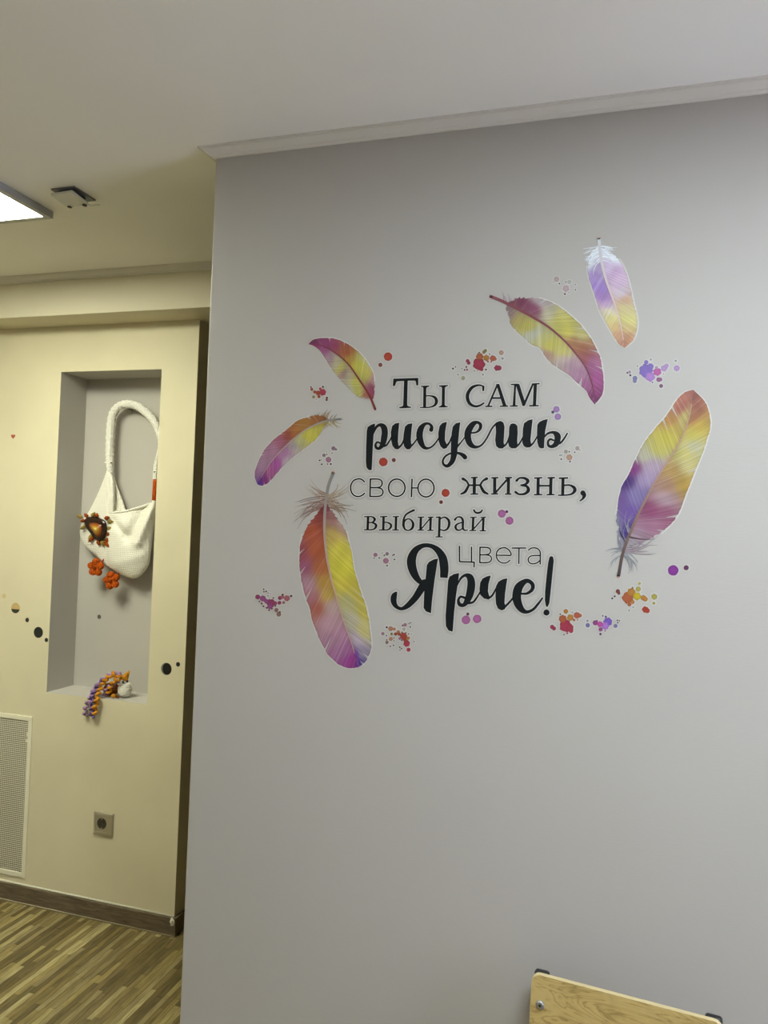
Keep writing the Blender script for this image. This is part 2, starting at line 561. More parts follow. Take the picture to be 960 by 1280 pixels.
# ------------------------------------------------------------------ floor of narrow strips
rng = random.Random(7)
fl = struct(box('floor', (XL, YB, -0.06), (XR, YF, -0.0045), M['subfloor']))
SW = 0.0185
TONES = ['#a8965e', '#8d7b4b', '#75643c', '#b8a870', '#9a8856', '#82714a', '#6b5c39', '#c9ba84', '#a39468', '#7a6b45']
unit = bpy.data.meshes.new('plank')
_bm = bmesh.new()
add_box(_bm, (-0.5, -0.5, -0.005), (0.5, 0.5, 0.0))
bmesh.ops.recalc_face_normals(_bm, faces=_bm.faces)
_bm.to_mesh(unit)
_bm.free()
unit.materials.append(M['plank'])
rest_v, rest_f, rest_c = [], [], []
singles = []
x = XL
while x < XR - 0.001:
    y = YB - rng.random() * 0.4
    while y < YF:
        L = rng.choice((0.12, 0.17, 0.23, 0.3, 0.4))
        y0, y1 = max(y, YB), min(y + L, YF)
        if y1 - y0 > 0.01:
            rgb = tuple(0.8 * a + 0.2 * b_ for a, b_ in zip(hexc(rng.choice(TONES), 0.67 + 0.24 * rng.random()), hexc('#95865a', 0.76)))
            xm, ym = x + SW / 2, (y0 + y1) / 2
            # is it in the part of the floor between the two walls that can be seen?
            vis = -2.35 < xm < -0.92 and y1 > 1.55 - (xm + 0.92) * 0.30 and y0 < D2 - BT and not (xm > -1.43 and y0 > 2.42)
            zt = -0.0003 * rng.random()
            if vis and xm < -0.9:
                singles.append((xm, ym, zt, y1 - y0, rgb))
            else:
                i = len(rest_v)
                g = 0.0004
                rest_v += [(x + g, y0 + g, zt), (x + SW - g, y0 + g, zt), (x + SW - g, y1 - g, zt), (x + g, y1 - g, zt)]
                rest_f.append((i, i + 1, i + 2, i + 3))
                rest_c += [rgb] * 4
        y += L
    x += SW
singles.sort(key=lambda s: (s[0] ** 2 + s[1] ** 2) + (50 if s[0] < -2.25 else 0))
for k, (xm, ym, zt, L, rgb) in enumerate(singles):
    if k < 300:
        o = bpy.data.objects.new('plank', unit)
        o.location = (xm, ym, zt)
        o.scale = (SW - 0.0008, L - 0.0008, 1)
        o.color = (*rgb, 1)
        o.parent = fl
        COL.objects.link(o)
    else:
        i = len(rest_v)
        a, b_ = SW / 2 - 0.0004, L / 2 - 0.0004
        rest_v += [(xm - a, ym - b_, zt), (xm + a, ym - b_, zt), (xm + a, ym + b_, zt), (xm - a, ym + b_, zt)]
        rest_f.append((i, i + 1, i + 2, i + 3))
        rest_c += [rgb] * 4
o = mesh_obj('plank_field', rest_v, rest_f, M['plank_far'], fl)
set_tint(o, rest_c)
o['kind'] = 'stuff'
print('planks', len(singles))

# ------------------------------------------------------------------ ceiling lamps
def led_panel(x0, x1, y0, y1, mat, label, th=0.02):
    r = empty('ceiling_panel_lamp', ((x0 + x1) / 2, (y0 + y1) / 2, ZC))
    w = 0.018
    bm = bmesh.new()
    z0, z1 = ZC - th, ZC
    add_box(bm, (x0, y0, z0), (x0 + w, y1, z1))
    add_box(bm, (x1 - w, y0, z0), (x1, y1, z1))
    add_box(bm, (x0 + w, y0, z0), (x1 - w, y0 + w, z1))
    add_box(bm, (x0 + w, y1 - w, z0), (x1 - w, y1, z1))
    attach(bm_obj('frame', bm, M['alu']), r)
    attach(box('diffuser', (x0 + w, y0 + w, z0 + 0.003), (x1 - w, y1 - w, z0 + 0.006), mat), r)
    tag(r, label, 'ceiling lamp', 'square ceiling panel lamps')
    return r
led_panel(-2.155, -1.56, 1.0, 1.78, M['panel_left'], 'lit square panel lamp in grey frame near the small sensor')
led_panel(0.05, 0.65, 0.12, 0.72, M['panel_near'], 'square daylight panel lamp above the lettered wall')

# ------------------------------------------------------------------ ceiling sensor
r = empty('ceiling_sensor', (-1.42, 1.69, ZC))
tag(r, 'small open electronic sensor on ceiling beside the panel lamp', 'sensor')
def slab(name, corners, th, mat):
    """flat plate through four corners (given on its upper side), thickness downwards"""
    up = [Vector(c) for c in corners]
    lo = [c - Vector((0, 0, th)) for c in up]
    v = up + lo
    f = [(0, 1, 2, 3), (7, 6, 5, 4)] + [(i, 4 + i, 4 + (i + 1) % 4, (i + 1) % 4) for i in range(4)]
    return attach(mesh_obj(name, v, f, mat), r)
slab('base_plate', [(-1.457, 1.650, ZC), (-1.383, 1.650, ZC), (-1.383, 1.735, ZC), (-1.457, 1.735, ZC)], 0.004, M['grey_plastic'])
slab('mount_block', [(-1.440, 1.660, ZC - 0.004), (-1.400, 1.660, ZC - 0.004), (-1.400, 1.715, ZC - 0.004), (-1.440, 1.715, ZC - 0.004)], 0.012, M['dark'])
slab('cover', [(-1.454, 1.648, ZC - 0.014), (-1.386, 1.645, ZC - 0.013), (-1.386, 1.708, ZC - 0.018), (-1.454, 1.712, ZC - 0.020)], 0.006, M['white_plastic'])
for xx in (-1.444, -1.396):
    attach(box('terminal', (xx - 0.004, 1.7035, ZC - 0.028), (xx + 0.004, 1.7125, ZC - 0.019), M['dark']), r)
tube('wire', catmull([(-1.392, 1.705, ZC - 0.02), (-1.38, 1.712, ZC - 0.026), (-1.365, 1.716, ZC - 0.024), (-1.352, 1.713, ZC - 0.027)], 5), 0.0016, M['white_plastic'], r, 6)

# ------------------------------------------------------------------ vent grille
r = empty('wall_vent', ((VX0 + VX1) / 2, D2, VZ0))
tag(r, 'cream perforated metal vent grille set in wall above the skirting', 'vent')
bm = bmesh.new()
fw = 0.017
add_box(bm, (VX0, D2 - 0.005, VZ0), (VX0 + fw, D2, VZ1), 0.001)
add_box(bm, (VX1 - fw, D2 - 0.005, VZ0), (VX1, D2, VZ1), 0.001)
add_box(bm, (VX0 + fw, D2 - 0.005, VZ0), (VX1 - fw, D2, VZ0 + fw), 0.001)
add_box(bm, (VX0 + fw, D2 - 0.005, VZ1 - fw), (VX1 - fw, D2, VZ1), 0.001)
attach(bm_obj('frame', bm, M['vent_white']), r)
px, pz = 0.0060, 0.0072
nx = int((VX1 - VX0 - 2 * fw) / px)
nz = int((VZ1 - VZ0 - 2 * fw) / pz)
px, pz = (VX1 - VX0 - 2 * fw) / nx, (VZ1 - VZ0 - 2 * fw) / nz
hv, hf = [], []
yy = D2 - 0.0015
for i in range(nx):
    for j in range(nz):
        x0, z0 = VX0 + fw + i * px, VZ0 + fw + j * pz
        a, c = px * 0.17, pz * 0.17
        k = len(hv)
        hv += [(x0, yy, z0), (x0 + px, yy, z0), (x0 + px, yy, z0 + pz), (x0, yy, z0 + pz),
               (x0 + a, yy, z0 + c), (x0 + px - a, yy, z0 + c), (x0 + px - a, yy, z0 + pz - c), (x0 + a, yy, z0 + pz - c)]
        for q in range(4):
            hf.append((k + q, k + (q + 1) % 4, k + 4 + (q + 1) % 4, k + 4 + q))
o = attach(mesh_obj('perforated_sheet', hv, hf, M['vent_white']), r)
o['kind'] = 'stuff'
for (hx, hy) in ((34.5, 918), (33.5, 926)):
    p = P(hx, hy, D2 - 0.0015)
    attach(box('paint_drip', (p.x - 0.004, p.y - 0.0015, p.z - 0.006), (p.x + 0.004, p.y, p.z + 0.006), M['vent_white'], bevel=0.0006), r)

# ------------------------------------------------------------------ power socket
sx, sz = -1.753, 0.342
r = empty('power_socket', (sx, D2, sz))
tag(r, 'champagne silver single power socket on the cream wall', 'socket')
bm = bmesh.new()
hw = 0.041
ring0 = [(-hw, -hw), (hw, -hw), (hw, hw), (-hw, hw)]
v = []
for s, yo in ((1.0, 0.0), (1.0, 0.004), (0.93, 0.0075), (0.70, 0.0085), (0.68, 0.006)):
    v.append([bm.verts.new((sx + a * s, D2 - yo, sz + c * s)) for a, c in ring0])
for i in range(len(v) - 1):
    for k in range(4):
        bm.faces.new((v[i][k], v[i][(k + 1) % 4], v[i + 1][(k + 1) % 4], v[i + 1][k]))
es = [e for e in bm.edges if abs(e.verts[0].co.y - e.verts[1].co.y) > 0.001 and abs(e.verts[0].co.x - sx) > 0.03]
attach(bm_obj('frame', bm, M['silver']), r)
def disc_y(name, c, r0, y0, y1, mat, n=28, well=None):
    """round insert facing -Y; well = (radius, depth) gives a recessed floor"""
    verts, faces = [], []
    rings = [(r0, y0), (r0, y1)]
    if well:
        rings += [(well[0], y1), (well[0] * 0.96, y1 + well[1])]
    for rr, yv in rings:
        for k in range(n):
            a = 2 * math.pi * k / n
            verts.append((c[0] + rr * math.cos(a), yv, c[1] + rr * math.sin(a)))
    for i in range(len(rings) - 1):
        for k in range(n):
            k2 = (k + 1) % n
            faces.append((i * n + k, i * n + k2, (i + 1) * n + k2, (i + 1) * n + k))
    faces.append(tuple((len(rings) - 1) * n + k for k in range(n)))
    return mesh_obj(name, verts, faces, mat)
plate = attach(box('cover_plate', (sx - 0.0285, D2 - 0.0072, sz - 0.0285), (sx + 0.0285, D2 - 0.001, sz + 0.0285), M['silver'], bevel=0.001), r)
well = attach(disc_y('socket_well', (sx - 0.004, sz + 0.002), 0.0195, D2 - 0.004, D2 - 0.0085, M['socket_dark'], 28, (0.018, 0.0010)), r)
for dx in (-0.0095, 0.0095):
    attach(disc_y('contact_hole', (sx - 0.004 + dx * 0.8, sz + 0.002 + dx * 0.5), 0.0032, D2 - 0.0070, D2 - 0.0079, M['dark'], 12), r)
for dz in (-1, 1):
    attach(box('earth_clip', (sx - 0.006, D2 - 0.0086, sz + 0.002 + dz * 0.0165 - 0.0018), (sx - 0.002, D2 - 0.005, sz + 0.002 + dz * 0.0165 + 0.0018), M['steel']), r)

# ------------------------------------------------------------------ flat sticker building blocks
def poly_data(pts2, Y, y_front, y_back):
    """extruded polygon on the wall, points already (x, z)"""
    n = len(pts2)
    v = [Vector((a, y_front, c)) for a, c in pts2] + [Vector((a, y_back, c)) for a, c in pts2]
    from mathutils.geometry import tessellate_polygon
    tris = tessellate_polygon([[Vector((a, c, 0)) for a, c in pts2]])
    f = [tuple(t) for t in tris] + [(i, (i + 1) % n, n + (i + 1) % n, n + i) for i in range(n)]
    return v, f

def ribbon_data(pts, y_front, y_back, caps=(True, True)):
    """pts: (x, z, width) in metres, centre line of a brush stroke"""
    v, f = [], []
    n = len(pts)
    lefts, rights = [], []
    for i in range(n):
        a = Vector(pts[max(i - 1, 0)][:2])
        c = Vector(pts[min(i + 1, n - 1)][:2])
        d = (c - a)
        if d.length < 1e-9:
            d = Vector((1, 0))
        d.normalize()
        nn = Vector((-d.y, d.x)) * pts[i][2] / 2
        p = Vector(pts[i][:2])
        lefts.append(p + nn)
        rights.append(p - nn)
    for p, q in zip(lefts, rights):
        v += [Vector((p.x, y_front, p.y)), Vector((q.x, y_front, q.y)), Vector((p.x, y_back, p.y)), Vector((q.x, y_back, q.y))]
    for i in range(n - 1):
        k, k2 = i * 4, i * 4 + 4
        f += [(k, k + 1, k2 + 1, k2), (k, k2, k2 + 2, k + 2), (k + 1, k + 3, k2 + 3, k2 + 1)]
    for end, on in ((0, caps[0]), (n - 1, caps[1])):
        c = Vector(pts[end][:2])
        rad = pts[end][2] / 2
        if on and rad > 0:
            k = len(v)
            m_ = 12
            v.append(Vector((c.x, y_front, c.y)))
            for s in range(m_):
                a = 2 * math.pi * s / m_
                v.append(Vector((c.x + rad * math.cos(a), y_front, c.y + rad * math.sin(a))))
            f += [(k, k + 1 + s, k + 1 + (s + 1) % m_) for s in range(m_)]
    return v, f

def zoom_pt(Z, x, y, Y=D1):
    p = P(Z[0] + x / Z[2], Z[1] + y / Z[2], Y)
    return (p.x, p.z)
def px_size(Y, x=600, y=640):
    a, b_ = P(x, y, Y), P(x, y + 1, Y)
    return (a - b_).length
PXW = px_size(D1)

def merge(parts):
    V, F_ = [], []
    for v, f in parts:
        k = len(V)
        V += v
        F_ += [tuple(i + k for i in t) for t in f]
    return V, F_

LY = (D1 - 0.0007, D1 - 0.0003)      # letters
FY = D1 - 0.0002                     # film
KY = D1 - 0.0003                     # pale keyline

class Field:
    """distance field over a patch of the wall (in photo pixels, which map linearly onto the wall plane); gives one clean outline of a whole group of strokes"""
    def __init__(self, prims, margin, res):
        self.prims, self.res = prims, res
        xs = [c for p in prims for c in p['x']]
        ys = [c for p in prims for c in p['y']]
        self.x0, self.y0 = min(xs) - margin, min(ys) - margin
        self.nx = int((max(xs) + margin - self.x0) / res) + 2
        self.ny = int((max(ys) + margin - self.y0) / res) + 2
        self.gx, self.gy = np.meshgrid(self.x0 + np.arange(self.nx) * res, self.y0 + np.arange(self.ny) * res)
        self.d = np.full((self.ny, self.nx), 99.0)
        for p in prims:
            m_ = margin + 1
            i0 = max(0, int((min(p['x']) - m_ - self.x0) / res))
            i1 = min(self.nx, int((max(p['x']) + m_ - self.x0) / res) + 2)
            j0 = max(0, int((min(p['y']) - m_ - self.y0) / res))
            j1 = min(self.ny, int((max(p['y']) + m_ - self.y0) / res) + 2)
            gx, gy = self.gx[j0:j1, i0:i1], self.gy[j0:j1, i0:i1]
            D = self.d[j0:j1, i0:i1]
            pts = p['pts']
            if p['kind'] == 'stroke':
                for (ax, ay, aw), (bx, by, bw) in zip(pts[:-1], pts[1:]):
                    dx, dy = bx - ax, by - ay
                    L2 = dx * dx + dy * dy + 1e-9
                    t = np.clip(((gx - ax) * dx + (gy - ay) * dy) / L2, 0, 1)
                    np.minimum(D, np.hypot(gx - ax - t * dx, gy - ay - t * dy) - (aw + (bw - aw) * t) / 2, out=D)
            else:
                dist = np.full(gx.shape, 99.0)
                inside = np.zeros(gx.shape, bool)
                for (ax, ay), (bx, by) in zip(pts, pts[1:] + pts[:1]):
                    dx, dy = bx - ax, by - ay
                    L2 = dx * dx + dy * dy + 1e-9
                    t = np.clip(((gx - ax) * dx + (gy - ay) * dy) / L2, 0, 1)
                    np.minimum(dist, np.hypot(gx - ax - t * dx, gy - ay - t * dy), out=dist)
                    if ay != by:
                        inside ^= ((ay > gy) != (by > gy)) & (gx < dx * (gy - ay) / (by - ay) + ax)
                np.minimum(D, np.where(inside, -dist, dist), out=D)
    def outline(self, level, Y, inner=None):
        """mesh data of the region d < level (and d > inner) at depth Y, one layer, marching squares"""
        f = self.d - level
        if inner is not None:
            f = np.maximum(f, inner - self.d)
        verts, idx, faces = [], {}, []
        def corner(j, i):
            k = (0, j, i)
            if k not in idx:
                idx[k] = len(verts)
                verts.append(P(self.x0 + i * self.res, self.y0 + j * self.res, Y))
            return idx[k]
        def cross(j, i, j2, i2):
            k = (1,) + min(((j, i), (j2, i2)), ((j2, i2), (j, i)))
            if k not in idx:
                a, b_ = f[j, i], f[j2, i2]
                t = a / (a - b_)
                idx[k] = len(verts)
                verts.append(P(self.x0 + (i + (i2 - i) * t) * self.res, self.y0 + (j + (j2 - j) * t) * self.res, Y))
            return idx[k]
        ins = f < 0
        anyin = ins[:-1, :-1] | ins[1:, :-1] | ins[:-1, 1:] | ins[1:, 1:]
        allin = ins[:-1, :-1] & ins[1:, :-1] & ins[:-1, 1:] & ins[1:, 1:]
        for j in range(self.ny - 1):
            i = 0
            row_any, row_all = anyin[j], allin[j]
            for i in np.nonzero(row_any & ~row_all)[0]:
                i = int(i)
                cs = [(j, i), (j, i + 1), (j + 1, i + 1), (j + 1, i)]
                poly = []
                for a, b_ in zip(cs, cs[1:] + cs[:1]):
                    if ins[a]:
                        poly.append(corner(*a))
                    if ins[a] != ins[b_]:
                        poly.append(cross(*a, *b_))
                if len(poly) >= 3:
                    faces.append(tuple(poly))
            full = np.nonzero(row_all)[0]
            if len(full):          # runs of full cells become one strip
                start = prev = int(full[0])
                for i in list(full[1:]) + [None]:
                    if i is not None and int(i) == prev + 1:
                        prev = int(i)
                        continue
                    faces.append(tuple([corner(j, q) for q in range(start, prev + 2)] + [corner(j + 1, q) for q in range(prev + 1, start - 1, -1)]))
                    if i is not None:
                        start = prev = int(i)
        return verts, faces

def stroke_prim(pts):
    r_ = max(p[2] for p in pts) / 2
    xs, ys = [p[0] for p in pts], [p[1] for p in pts]
    return dict(kind='stroke', pts=pts, x=[min(xs) - r_, max(xs) + r_], y=[min(ys) - r_, max(ys) + r_])
def poly_prim(pts):
    return dict(kind='poly', pts=pts, x=[p[0] for p in pts], y=[p[1] for p in pts])

def skirted(v, f, back):
    """give a flat one-layer outline real thickness: side walls from its border to depth `back`"""
    count = {}
    for t in f:
        for a, b_ in zip(t, t[1:] + t[:1]):
            k = (a, b_) if a < b_ else (b_, a)
            count[k] = None if k in count else (a, b_)
    v = list(v)
    f = list(f)
    low = {}
    for e in count.values():
        if e is None:
            continue
        for a in e:
            if a not in low:
                low[a] = len(v)
                v.append(Vector((v[a].x, back, v[a].z)))
        f.append((e[1], e[0], low[e[0]], low[e[1]]))
    return v, f

def letter_parts(Z, items):
    """items: ('p', pts) polygon; ('r', pts(x,y,w)[, butt]) smooth stroke; ('l', pts, w[, butt]) straight stroke; ('o', cx, cy, rx, ry, w) ring; ('d', cx, cy, r) dot"""
    prims = []
    def px(x, y):
        return (Z[0] + x / Z[2], Z[1] + y / Z[2])
    for it in items:
        kind = it[0]
        if kind in 'pd':
            raw = it[1] if kind == 'p' else [(it[1] + it[3] * math.cos(2 * math.pi * k / 24), it[2] + it[3] * math.sin(2 * math.pi * k / 24)) for k in range(24)]
            prims.append(poly_prim([px(*q) for q in raw]))
        elif kind == 'l':
            for (a, b_) in zip(it[1][:-1], it[1][1:]):
                if len(it) > 3:
                    dx, dy = b_[0] - a[0], b_[1] - a[1]
                    L = math.hypot(dx, dy)
                    ox, oy = -dy / L * it[2] / 2, dx / L * it[2] / 2
                    prims.append(poly_prim([px(a[0] + ox, a[1] + oy), px(b_[0] + ox, b_[1] + oy), px(b_[0] - ox, b_[1] - oy), px(a[0] - ox, a[1] - oy)]))
                else:
                    prims.append(stroke_prim([(*px(*a), it[2] / Z[2]), (*px(*b_), it[2] / Z[2])]))
        else:
            if kind == 'r':
                pts = catmull([tuple(map(float, q)) for q in it[1]], 7)
                if len(it) > 2:        # cut-off start: a quad instead of a round end
                    (ax, ay, aw), (bx, by, bw) = pts[0], pts[9]
                    dx, dy = bx - ax, by - ay
                    L = math.hypot(dx, dy)
                    nx_, ny_ = -dy / L / 2, dx / L / 2
                    prims.append(poly_prim([px(ax + nx_ * aw, ay + ny_ * aw), px(bx + nx_ * bw, by + ny_ * bw), px(bx - nx_ * bw, by - ny_ * bw), px(ax - nx_ * aw, ay - ny_ * aw)]))
                    pts = pts[9:]
            else:
                pts = [(it[1] + it[3] * math.cos(2 * math.pi * k / 40), it[2] + it[4] * math.sin(2 * math.pi * k / 40), it[5]) for k in range(41)]
            prims.append(stroke_prim([(*px(a, b_), w_ / Z[2]) for a, b_, w_ in pts]))
    v, f = Field(prims, 1.0, 0.3).outline(0.0, LY[0])
    return skirted(v, f, LY[1]), prims

T1, T2, T3, T4 = (480, 460, 9.6), (575, 465, 8.727), (450, 515, 6.857), (580, 515, 6.857)
T5, T6, T7, T8 = (430, 585, 7.385), (565, 585, 5.333), (445, 630, 5.647), (565, 675, 8.0)
T9, T10 = (480, 670, 8.0), (590, 680, 8.0)

def stem(x0, y0, x1, y1, w):
    return ('l', [(x0, y0), (x1, y1)], w, 'butt')
def serif(x0, y0, x1, y1, w):
    return ('l', [(x0, y0), (x1, y1)], w, 'butt')
def wedge(xa, xb, y, ys, xs, w):
    """bracketed foot: from serif xa..xb at y to the stem centre xs of width w at ys"""
    return ('p', [(xa, y), (xb, y), (xs + w / 2, ys), (xs - w / 2, ys)])

WORDS = []
WORDS.append(('black serif word sticker in the top line, starting with a tall capital T', [
    (T1, [('p', [(112, 128), (412, 118), (412, 208), (388, 210), (380, 160), (370, 152), (285, 152), (278, 440), (285, 455), (325, 466), (325, 478), (182, 485), (182, 470), (222, 458), (230, 445), (240, 155), (160, 160), (148, 168), (130, 215), (106, 218)])]),
    (T1, [stem(490, 216, 487, 474, 36), serif(443, 221, 545, 217, 15), wedge(458, 532, 223, 240, 490, 36), ('r', [(505, 334, 14), (560, 334, 18), (612, 355, 32), (630, 402, 38), (608, 446, 28), (560, 468, 17), (500, 474, 15), (436, 474, 13)]),
          stem(714, 208, 710, 466, 36), serif(660, 217, 768, 210, 15), wedge(676, 752, 219, 236, 714, 36), serif(655, 467, 765, 463, 15), wedge(670, 748, 460, 442, 710, 36)]),
]))
WORDS.append(('black serif three-letter word sticker at the right end of the top line', [
    (T2, [('p', [(241, 148), (267, 150), (263, 208), (243, 208)]), ('r', [(258, 156, 14), (222, 145, 18), (180, 147, 24), (128, 172, 34), (88, 230, 38), (82, 288, 38), (108, 345, 34), (160, 373, 26), (215, 366, 22), (260, 338, 16)])]),
    (T2, [('l', [(408, 138), (308, 370)], 20, 1), ('p', [(392, 130), (428, 130), (508, 370), (468, 370), (405, 168)]), stem(350, 284, 455, 283, 20), serif(275, 375, 354, 374, 15), serif(433, 373, 524, 371, 15)]),
    (T2, [('p', [(592, 135), (612, 135), (604, 370), (574, 370)]), ('p', [(606, 132), (648, 132), (712, 335), (700, 372), (682, 372)]), ('p', [(783, 132), (806, 132), (706, 372), (690, 345)]), stem(822, 130, 812, 368, 36), serif(554, 136, 640, 134, 14), serif(785, 131, 870, 127, 15), serif(543, 371, 632, 369, 15), serif(753, 368, 860, 367, 15)]),
]))
WORDS.append(('large black brush-script word sticker on the second line', [
    (T3, [('p', [(130, 97), (95, 108), (65, 130), (58, 165), (52, 300), (50, 420), (55, 475), (75, 498), (100, 498), (105, 420), (110, 300), (118, 180), (125, 140)]),
          ('r', [(113, 190, 10), (138, 132, 22), (172, 110, 28), (203, 130, 50), (212, 175, 54), (205, 230, 54), (192, 280, 42), (165, 312, 26), (140, 306, 24), (133, 280, 19), (148, 258, 17), (170, 266, 16)]),
          ('r', [(190, 296, 16), (225, 285, 16), (252, 248, 13), (275, 205, 12)])]),
    (T3, [('p', [(337, 91), (300, 98), (275, 120), (265, 170), (266, 240), (278, 290), (300, 317), (328, 321), (342, 300), (330, 285), (325, 255), (328, 180)]),
          ('r', [(325, 308, 22), (355, 282, 16), (375, 240, 13), (388, 195, 10)]),
          ('p', [(449, 96), (410, 103), (385, 125), (375, 180), (368, 250), (378, 295), (400, 320), (428, 319), (442, 300), (436, 240), (441, 160)]),
          ('r', [(420, 306, 22), (458, 272, 14), (492, 226, 12)])]),
    (T3, [('r', [(610, 152, 36), (614, 124, 26), (590, 100, 20), (555, 104, 28), (522, 142, 50), (510, 200, 56), (522, 258, 50), (550, 303, 32), (590, 309, 18), (630, 285, 14), (665, 240, 12), (682, 212, 10)])]),
    (T3, [('p', [(745, 83), (705, 95), (682, 120), (671, 180), (674, 250), (690, 295), (715, 317), (742, 310), (756, 285), (740, 270), (728, 240), (730, 170)]),
          ('r', [(732, 302, 20), (765, 262, 15), (788, 205, 11)]),
          ('p', [(860, 87), (820, 97), (795, 125), (785, 180), (780, 260), (778, 340), (834, 345), (842, 250), (852, 150)]),
          ('r', [(808, 320, 56), (804, 370, 52), (788, 425, 42), (750, 462, 30), (718, 450, 21), (710, 420, 17), (727, 385, 16), (762, 360, 16), (802, 350, 18), (850, 354, 24), (885, 372, 36), (900, 388, 38)]),
          ('r', [(830, 300, 20), (862, 264, 13), (902, 212, 11)])]),
    (T4, [('r', [(62, 180, 14), (108, 172, 17), (138, 142, 26), (140, 106, 28), (110, 88, 26), (72, 108, 48), (37, 165, 58), (34, 225, 56), (57, 278, 46), (100, 300, 26), (150, 283, 17), (195, 225, 15), (240, 140, 15), (283, 94, 17)])]),
    (T4, [('p', [(270, 105), (290, 82), (315, 76), (338, 90), (348, 125), (344, 200), (340, 260), (347, 290), (335, 310), (300, 313), (275, 292), (267, 240), (274, 170)]),
          ('r', [(325, 302, 22), (364, 272, 15), (388, 210, 12)]),
          ('p', [(415, 97), (440, 100), (458, 120), (461, 180), (456, 250), (460, 285), (445, 309), (410, 313), (385, 295), (375, 250), (385, 190), (388, 130), (398, 105)]),
          ('r', [(438, 303, 20), (472, 275, 15), (504, 220, 12)]),
          ('p', [(589, 61), (550, 70), (515, 95), (505, 140), (502, 220), (499, 260), (510, 290), (535, 306), (567, 301), (577, 280), (570, 240), (579, 150)]),
          ('r', [(560, 294, 20), (592, 268, 15), (628, 210, 12)])]),
    (T4, [('p', [(719, 59), (680, 68), (645, 85), (628, 110), (625, 180), (628, 260), (640, 300), (660, 313), (686, 309), (689, 250), (697, 160)]),
          ('r', [(690, 212, 14), (720, 183, 19), (765, 175, 26), (798, 198, 52), (802, 232, 54), (787, 275, 46), (750, 296, 28), (724, 285, 23), (721, 252, 19), (740, 233, 17), (766, 242, 16)]),
          ('r', [(798, 274, 20), (830, 262, 18), (860, 225, 16), (885, 183, 13)])]),
]))
WORDS.append(('thin black sans-serif word sticker left of the third line', [
    (T5, [('r', [(188, 128, 12), (165, 107, 12), (135, 100, 12), (92, 114, 12), (66, 152, 12), (62, 195, 12), (77, 237, 12), (107, 259, 12), (140, 262, 12), (170, 250, 12), (189, 233, 12)])]),
    (T5, [stem(243, 97, 240, 268, 13), ('r', [(243, 102, 12), (308, 102, 12), (342, 114, 12), (352, 140, 12), (341, 168, 12), (308, 180, 12), (243, 181, 12)]), ('r', [(308, 181, 12), (345, 192, 12), (360, 222, 12), (345, 252, 12), (308, 262, 12), (241, 262, 12)])]),
    (T5, [('o', 487, 182, 76, 80, 13)]),
    (T5, [stem(628, 98, 622, 270, 13), stem(624, 184, 684, 184, 12), ('o', 757, 185, 74, 82, 13)]),
]))
WORDS.append(('bold black serif word sticker with a comma on the third line', [
    (T6, [stem(150, 62, 148, 174, 21), serif(126, 64, 172, 62, 9), serif(122, 174, 176, 173, 9), stem(104, 115, 196, 114, 12), ('r', [(112, 114, 14), (97, 88, 13), (73, 72, 20)]), ('r', [(110, 118, 16), (88, 158, 18), (60, 173, 11)]), ('r', [(188, 113, 14), (206, 86, 13), (231, 71, 20)]), ('r', [(190, 118, 16), (211, 156, 20), (238, 172, 12)])]),
    (T6, [stem(285, 64, 284, 173, 21), stem(377, 64, 375, 174, 21), ('l', [(290, 164), (370, 74)], 13, 1), serif(262, 66, 310, 64, 10), serif(260, 173, 308, 172, 9), serif(353, 65, 400, 64, 10), serif(352, 174, 397, 173, 9)]),
    (T6, [('r', [(431, 84, 17), (450, 67, 12), (484, 68, 17), (506, 86, 22), (490, 108, 15), (460, 114, 10)]), ('r', [(460, 115, 10), (498, 122, 17), (509, 148, 23), (488, 170, 17), (450, 175, 12), (424, 161, 17)])]),
    (T6, [stem(575, 66, 573, 178, 21), stem(660, 66, 657, 178, 21), stem(575, 118, 660, 118, 12), serif(547, 67, 602, 65, 10), serif(545, 178, 602, 177, 9), serif(636, 66, 687, 64, 10), serif(630, 178, 685, 177, 9)]),
    (T6, [stem(740, 66, 738, 181, 21), serif(712, 68, 775, 66, 11), ('r', [(744, 116, 11), (785, 114, 12), (814, 131, 21), (818, 152, 22), (795, 174, 13), (745, 181, 9), (710, 181, 9)])]),
    (T6, [('r', [(872, 166, 34), (882, 182, 26), (872, 204, 15), (853, 219, 9)])]),
]))
